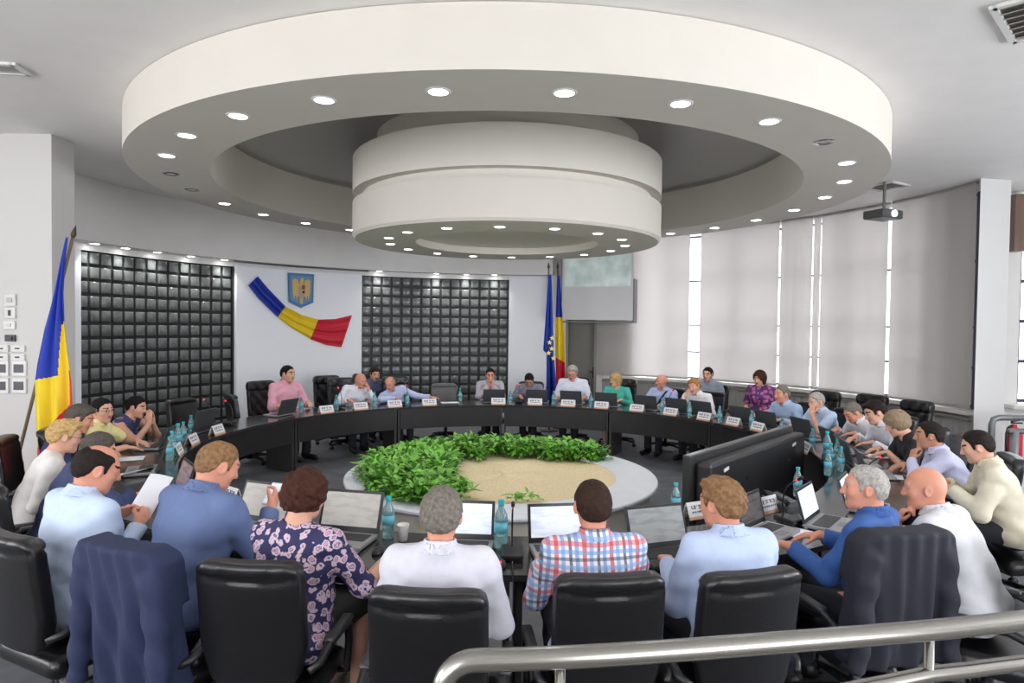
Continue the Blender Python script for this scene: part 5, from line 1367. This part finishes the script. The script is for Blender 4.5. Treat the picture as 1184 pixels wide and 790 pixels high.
laptop(938, 507, 4, 'dark laptop seen from behind, nearer neighbour of the one by the covered mouth', 'light', .38, 16)
laptop(962, 522, 4, 'dark laptop seen from behind in front of the bent dark-haired man in white', 'light', .38, 16)
laptop(982, 536, 4, 'dark laptop in front of the ash-haired woman in black', 'light', .36, 16)
# name plates
np_m = bpy.data.materials.new('name_plate_print'); np_m.use_nodes = True; nt = np_m.node_tree; b = nt.nodes['Principled BSDF']; b.inputs['Roughness'].default_value = .5
tc = nt.nodes.new('ShaderNodeTexCoord'); sx = nt.nodes.new('ShaderNodeSeparateXYZ'); nt.links.new(tc.outputs['Object'], sx.inputs[0])
mp = nt.nodes.new('ShaderNodeMapping'); mp.inputs['Scale'].default_value = (110, 0, 22); nz = nt.nodes.new('ShaderNodeTexNoise'); nz.inputs['Scale'].default_value = 1; nt.links.new(tc.outputs['Object'], mp.inputs[0]); nt.links.new(mp.outputs[0], nz.inputs[0])
def mth(op, a, b_=None):
    n = nt.nodes.new('ShaderNodeMath'); n.operation = op
    for i, v in enumerate((a, b_)):
        if v is None: continue
        if isinstance(v, (int, float)): n.inputs[i].default_value = v
        else: nt.links.new(v, n.inputs[i])
    return n.outputs[0]
l1 = mth('LESS_THAN', mth('ABSOLUTE', mth('SUBTRACT', sx.outputs['Z'], .076)), .012); l2 = mth('LESS_THAN', mth('ABSOLUTE', mth('SUBTRACT', sx.outputs['Z'], .046)), .006)
inx = mth('LESS_THAN', mth('ABSOLUTE', sx.outputs['X']), .085)
ink = mth('MULTIPLY', mth('MULTIPLY', mth('MAXIMUM', l1, l2), inx), mth('GREATER_THAN', nz.outputs[0], .47))
low = mth('LESS_THAN', sx.outputs['Z'], .018)
m1 = nt.nodes.new('ShaderNodeMix'); m1.data_type = 'RGBA'; nt.links.new(ink, m1.inputs[0]); m1.inputs[6].default_value = (*lin((226, 226, 228)), 1); m1.inputs[7].default_value = (*lin((80, 80, 100)), 1)
m2 = nt.nodes.new('ShaderNodeMix'); m2.data_type = 'RGBA'; nt.links.new(low, m2.inputs[0]); nt.links.new(m1.outputs[2], m2.inputs[6]); m2.inputs[7].default_value = (*lin((206, 160, 128)), 1)
nt.links.new(m2.outputs[2], b.inputs['Base Color'])
def name_plate(px, py, label, off=0, w=.23):
    q = at(px, py, ZT); a = math.atan2(q.y - TC[1], q.x - TC[0]); r_ = math.hypot(q.x - TC[0], q.y - TC[1])
    if q.y > 6: r_ = min(r_, 3.34); q = Vector((TC[0] + r_ * math.cos(a), TC[1] + r_ * math.sin(a), ZT))
    a += math.radians(off)
    o = NB(); h = .105
    # folded card: two leaning faces and a foot strip
    prism_pts = [(-.045, 0), (-.042, 0), (0, h), (.042, 0), (.045, 0), (.002, h + .004), (-.002, h + .004)]
    va = [o.verts.new((-w / 2, y, z)) for y, z in prism_pts]; vb = [o.verts.new((w / 2, y, z)) for y, z in prism_pts]
    n = len(va); o.faces.new(va); o.faces.new(vb[::-1])
    for i in range(n): o.faces.new((va[i], vb[i], vb[(i + 1) % n], va[(i + 1) % n]))
    ob = finish('name_plate', o, np_m); ob.location = (q.x, q.y, ZT + .001); ob.rotation_euler = (0, 0, a + PI / 2)
    tag(ob, label, 'name plate', 'name plates on the ring table')
for px, py, who in ((372, 477, 'between the man in pink and the bald man in white'), (413, 473, 'in front of the bald man in white'), (456, 471, 'in front of the bald man stretching his arm'), (494, 468, 'under the stretched hand, before the empty grey chair'),
                    (576, 467, 'in front of the man with clasped hands'), (620, 467, 'in front of the man bowing his head'), (661, 468, 'in front of the white-haired man'), (703, 470, 'in front of the woman in teal'),
                    (741, 475, 'in front of the bald man with a strap'), (778, 480, 'in front of the ginger-haired person'), (815, 486, 'right of the ginger-haired person'), (849, 492, 'left of the dark laptop beside the man turned sideways'), (886, 498, 'behind the top corner of the big floor display'),
                    (238, 502, 'on the left before the empty chair'), (222, 514, 'on the left before the dark laptop'), (205, 526, 'on the left beside the cluster of bottles'), (934, 524, 'on the right beside the bottles'),
                    (885, 592, 'beside the desk telephone'), (808, 598, 'partly hidden beside the tousled man in pale blue'), (266, 580, 'partly hidden beside the phone-holding man')):
    name_plate(px, py, 'folded white name card ' + who)
# bottles
bot_m = mat('bottle_teal', (176, 222, 228), .1, trans=.75, spec=.5); cap_m = mat('bottle_cap', (40, 170, 180), .4); lab_m = mat('bottle_label', (96, 178, 196), .5)
bp_proto = None
def bottle(px, py, label, s=1.0):
    global bp_proto
    q = at(px, py, ZT); loc = (q.x, q.y, ZT + .001)
    if bp_proto is None:
        t = thing('water_bottle', label, 'bottle', loc, 0, 'water bottles on the ring table')
        bm = NB(); lathe(bm, [(.0005, 0), (.028, .0), (.032, .006), (.032, .05), (.030, .056), (.032, .062), (.032, .135), (.028, .160), (.014, .190), (.0135, .205), (.0005, .205)], 18); finish('bottle_body', bm, bot_m, t, True)
        bm = NB(); lathe(bm, [(.0325, .075), (.0328, .075), (.0328, .125), (.0325, .125)], 18); finish('label', bm, lab_m, t, True)
        bm = NB(); lathe(bm, [(.0005, .206), (.0155, .206), (.0155, .225), (.0005, .225)], 14); finish('cap', bm, cap_m, t)
        bp_proto = t
    else: t = dup(bp_proto, loc, 0, label)
    t.scale = (s,) * 3; return t
for px, py, who, s in ((449, 622, 'beside the beige laptop and paper cup, left of the grey-haired man', 1.12), (579, 634, 'beside the seam right of the grey-haired man', 1.25), (781, 596, 'behind the wide-keyboard laptop', 1.0), (922, 574, 'behind the white-screened silver laptop', 1.0), (232, 566, 'behind the beige laptop on the left', 1.0),
                       (348, 477, 'in front of the man in pink', 1), (389, 474, 'left of the bald man in white', 1), (433, 470, 'right of the bald man in white', 1), (471, 469, 'in front of the stretched arm', 1), (532, 464, 'beside the empty grey chair', 1), (590, 468, 'between the clasped-hands man and the bowing man', 1),
                       (640, 468, 'left of the white-haired man', 1), (683, 470, 'between the white-haired man and the woman in teal', 1), (765, 478, 'in front of the bald man with a strap', 1), (797, 483, 'in front of the ginger-haired person', 1), (832, 489, 'right of the ginger-haired person', 1), (869, 495, 'before the man turned sideways', 1), (904, 505, 'behind the corner of the floor display', 1),
                       (939, 520, 'first of the right-hand cluster', 1), (956, 528, 'tallest of the right-hand cluster', 1.15), (960, 540, 'second of the right-hand cluster', 1), (968, 533, 'outer one of the right-hand cluster', 1), (957, 550, 'nearest of the right-hand cluster', 1), (972, 545, 'next to the small pale laptop on the right', 1),
                       (199, 528, 'nearest of the left-hand cluster', 1.1), (206, 519, 'middle of the left-hand cluster', 1.15), (212, 512, 'third of the left-hand cluster', 1), (221, 503, 'farthest of the left-hand cluster', 1), (196, 533, 'leaning edge one of the left-hand cluster', 1)):
    bottle(px, py, 'teal plastic water bottle ' + who, s)
# conference microphones
mic_proto = None; red_glow = mat('mic_red_ring', (255, 40, 50), .4, emit=2.5)
def mic(px, py, label):
    global mic_proto
    q = at(px, py, ZT); a = math.atan2(q.y - TC[1], q.x - TC[0]) + PI / 2; loc = (q.x, q.y, ZT + .001)
    if mic_proto is None:
        t = thing('conference_microphone', label, 'microphone', loc, a, 'table microphones')
        bm = NB(); box(bm, (0, 0, .028), (.12, .16, .038), RX(.08), .012, 2); finish('base', bm, plastic, t)
        pts = bez([(0, .04, .035), (0, .05, .14), (0, .02, .24), (0, -.05, .30)], 8)
        bm = NB(); tube(bm, pts, .005, 8); finish('gooseneck', bm, plastic, t, True)
        d = (pts[-1] - pts[-2]).normalized()
        bm = NB(); tube(bm, [pts[-1], pts[-1] + d * .012], .0095, 12); finish('light_ring', bm, red_glow, t, True)
        bm = NB(); tube(bm, [pts[-1] + d * .012, pts[-1] + d * .05, pts[-1] + d * .056], [.011, .011, .006], 12); finish('capsule', bm, plastic, t, True)
        mic_proto = t
    else: t = dup(mic_proto, loc, a, label)
for px, py, who in ((265, 492, 'before the empty chair at the left glass wall'), (393, 472, 'pointing at the bald man in white'), (592, 645, 'near the seam beside the grey-haired man'), (470, 468, 'before the leaning bald man'), (600, 466, 'beside the bowing man'), (775, 476, 'before the bald man with a strap'), (912, 606, 'between papers and the older man in royal blue'), (1008, 572, 'with a red light beside the bald man in the polo'), (240, 490, 'behind the left name cards')):
    mic(px, py, 'black gooseneck table microphone ' + who)
# papers
paper_m = mat('white_paper', (232, 234, 240), .8)
def paper(px, py, label, w=.21, h=.297, off=0, curl=.0, z=0):
    q = at(px, py, ZT); a = math.atan2(q.y - TC[1], q.x - TC[0]) + PI / 2 + math.radians(off)
    bm = NB(); N = 8; G = []
    for i in range(N + 1):
        for sgn in (0,):
            G.append([bm.verts.new(((i / N - .5) * w, (j / 2 - .5) * h, z + .002 + curl * (i / N) ** 3)) for j in range(3)])
    for r0, r1 in zip(G, G[1:]):
        for j in range(2): bm.faces.new((r0[j], r1[j], r1[j + 1], r0[j + 1]))
    o = finish('paper_sheet', bm, paper_m, None, True); o.location = (q.x, q.y, ZT + .001); o.rotation_euler = (0, 0, a)
    so = o.modifiers.new('thick', 'SOLIDIFY'); so.thickness = .0012; so.offset = 1
    tag(o, label, 'paper', 'papers on the ring table')
paper(398, 634, 'white paper lying before the woman in floral', off=10)
paper(472, 634, 'small white sheet beside the paper cup', .15, .15, 20)
paper(152, 549, 'curled white sheet on the left table by the navy suited man', .21, .3, 40, .05)
paper(146, 531, 'white sheet on the left table, by the blond woman', .21, .3, 5, 0)
paper(185, 576, 'white sheet beside the mauve-screened laptop', .21, .3, 0)
paper(190, 514, 'white sheet beside the young man in yellow', .2, .28, 0)
paper(880, 610, 'white printed sheet left of the silver laptop', .21, .3, 8)
paper(905, 613, 'white sheet under the microphone near the royal blue shirt', .21, .3, 14)
paper(1035, 552, 'white sheet before the man in lavender', .21, .3, 5)
paper(1018, 528, 'white sheet before the ash-haired woman', .21, .3, 5)
paper(520, 466, 'white folder beside the empty grey chair', .3, .2, 0, 0, .004)
paper(905, 485, 'white sheet before the man covering his mouth', .21, .28, 0)
# held paper, phone, cup, desk phone, mice
pp = PEOPLE['paper']
def world(p, k): 
    P_ = PEOPLE[k]; a = P_['hd'] - PI / 2; s = P_['s']; x, y, z = p[0] * s, p[1] * s, p[2] * s
    return Vector((P_['x'] + x * math.cos(a) - y * math.sin(a), P_['y'] + x * math.sin(a) + y * math.cos(a), z))
hl, hr = [world(pp['J']['hand' + k][0] + pp['J']['hand' + k][1] * .12, 'paper') for k in 'LR']
bm = NB(); N = 8; G = []
mid = (hl + hr) / 2; ex = (hr - hl).normalized(); ey = Vector((0, 0, 1)) * .8 + Vector((math.cos(pp['hd']), math.sin(pp['hd']), 0)) * .6; ey = (ey - ex * ey.dot(ex)).normalized(); en = ex.cross(ey)
for i in range(N + 1):
    u = i / N - .5; G.append([bm.verts.new(mid + ex * u * .21 + ey * (v * .29 + .06) + en * (.04 * math.cos(u * 3) * v)) for v in (-.5, -.2, .1, .5)])
for r0, r1 in zip(G, G[1:]):
    for j in range(3): bm.faces.new((r0[j], r1[j], r1[j + 1], r0[j + 1]))
o = finish('paper_sheet', bm, paper_m, None, True); so = o.modifiers.new('thick', 'SOLIDIFY'); so.thickness = .0012
tag(o, 'white sheet held up in both hands by the balding man', 'paper')
ph = PEOPLE['phone']; hh = ph['J']['handR']; q = world(hh[0] + hh[1] * .10 + hh[2] * .03, 'phone')
t = thing('smartphone', 'white smartphone held by the man in slate blue', 'phone', q, ph['hd'] - PI / 2)
bm = NB(); box(bm, (0, 0, .0), (.07, .008, .14), RX(-.7), .003, 2); finish('phone_body', bm, mat('phone_white', (228, 228, 230), .3), t)
bm = NB(); box(bm, RX(-.7) @ Vector((0, -.0045, 0)), (.062, .001, .12), RX(-.7)); finish('phone_screen', bm, SCR['light'], t)
q = at(466, 625, ZT); t = thing('paper_cup', 'white plastic cup beside the teal bottle left of the grey-haired man', 'cup', (q.x, q.y, ZT + .001))
bm = NB(); lathe(bm, [(.0005, 0), (.026, 0), (.036, .095), (.0375, .097), (.035, .094), (.025, .004), (.0005, .004)], 20); finish('cup_body', bm, mat('cup_white', (228, 226, 222), .4), t, True)
q = at(904, 587, ZT); a = math.atan2(q.y - TC[1], q.x - TC[0]) + PI / 2
t = thing('desk_telephone', 'black desk telephone beside a name card near the floor display', 'telephone', (q.x, q.y, ZT + .001), a)
bm = NB(); prism(bm, [(-.1, 0), (.1, 0), (.1, .08), (-.1, .03)], -.11, .11, Matrix.Rotation(-PI / 2, 4, 'Z') @ Matrix.Scale(-1, 4, (1, 0, 0))); finish('phone_base', bm, mat('phone_dark', (50, 52, 54), .45), t)
bm = NB(); 
for i in range(4):
    for j in range(3): box(bm, (.03 + j * .025, -.05 + i * .028, .05 + i * .0065 - .008), (.017, .016, .012), RX(.24))
finish('keypad', bm, mat('phone_keys', (120, 124, 126), .5), t)
bm = NB(); tube(bm, [(-.07, -.09, .055), (-.07, -.06, .075), (-.07, .06, .1), (-.07, .09, .095)], [.024, .018, .018, .024], 10); finish('handset', bm, plastic, t, True)
def mouse(px, py, label, col):
    q = at(px, py, ZT); a = math.atan2(q.y - TC[1], q.x - TC[0]) + PI / 2
    t = thing('computer_mouse', label, 'mouse', (q.x, q.y, ZT + .001), a)
    me = mesh_sdf('mouse', lambda P: smax(ell(P, (0, 0, .004), (.031, .055, .032)), -P[:, 2], .004), (-.05, -.07, -.01), (.05, .07, .05), .005, .01); link('mouse_shell', me, plastic, t, True)
    bm = NB(); box(bm, (0, -.026, .0315), (.007, .02, .008), None, .003); finish('scroll_wheel', bm, col, t)
mouse(579, 655, 'black mouse with red light near the table seam', red_glow)
mouse(918, 604, 'black mouse with a red mark on the white sheet beside royal blue shirt', red_glow)
mouse(437, 640, 'dark mouse under the hand of the woman in floral', plastic)
bpy.context.view_layer.update()
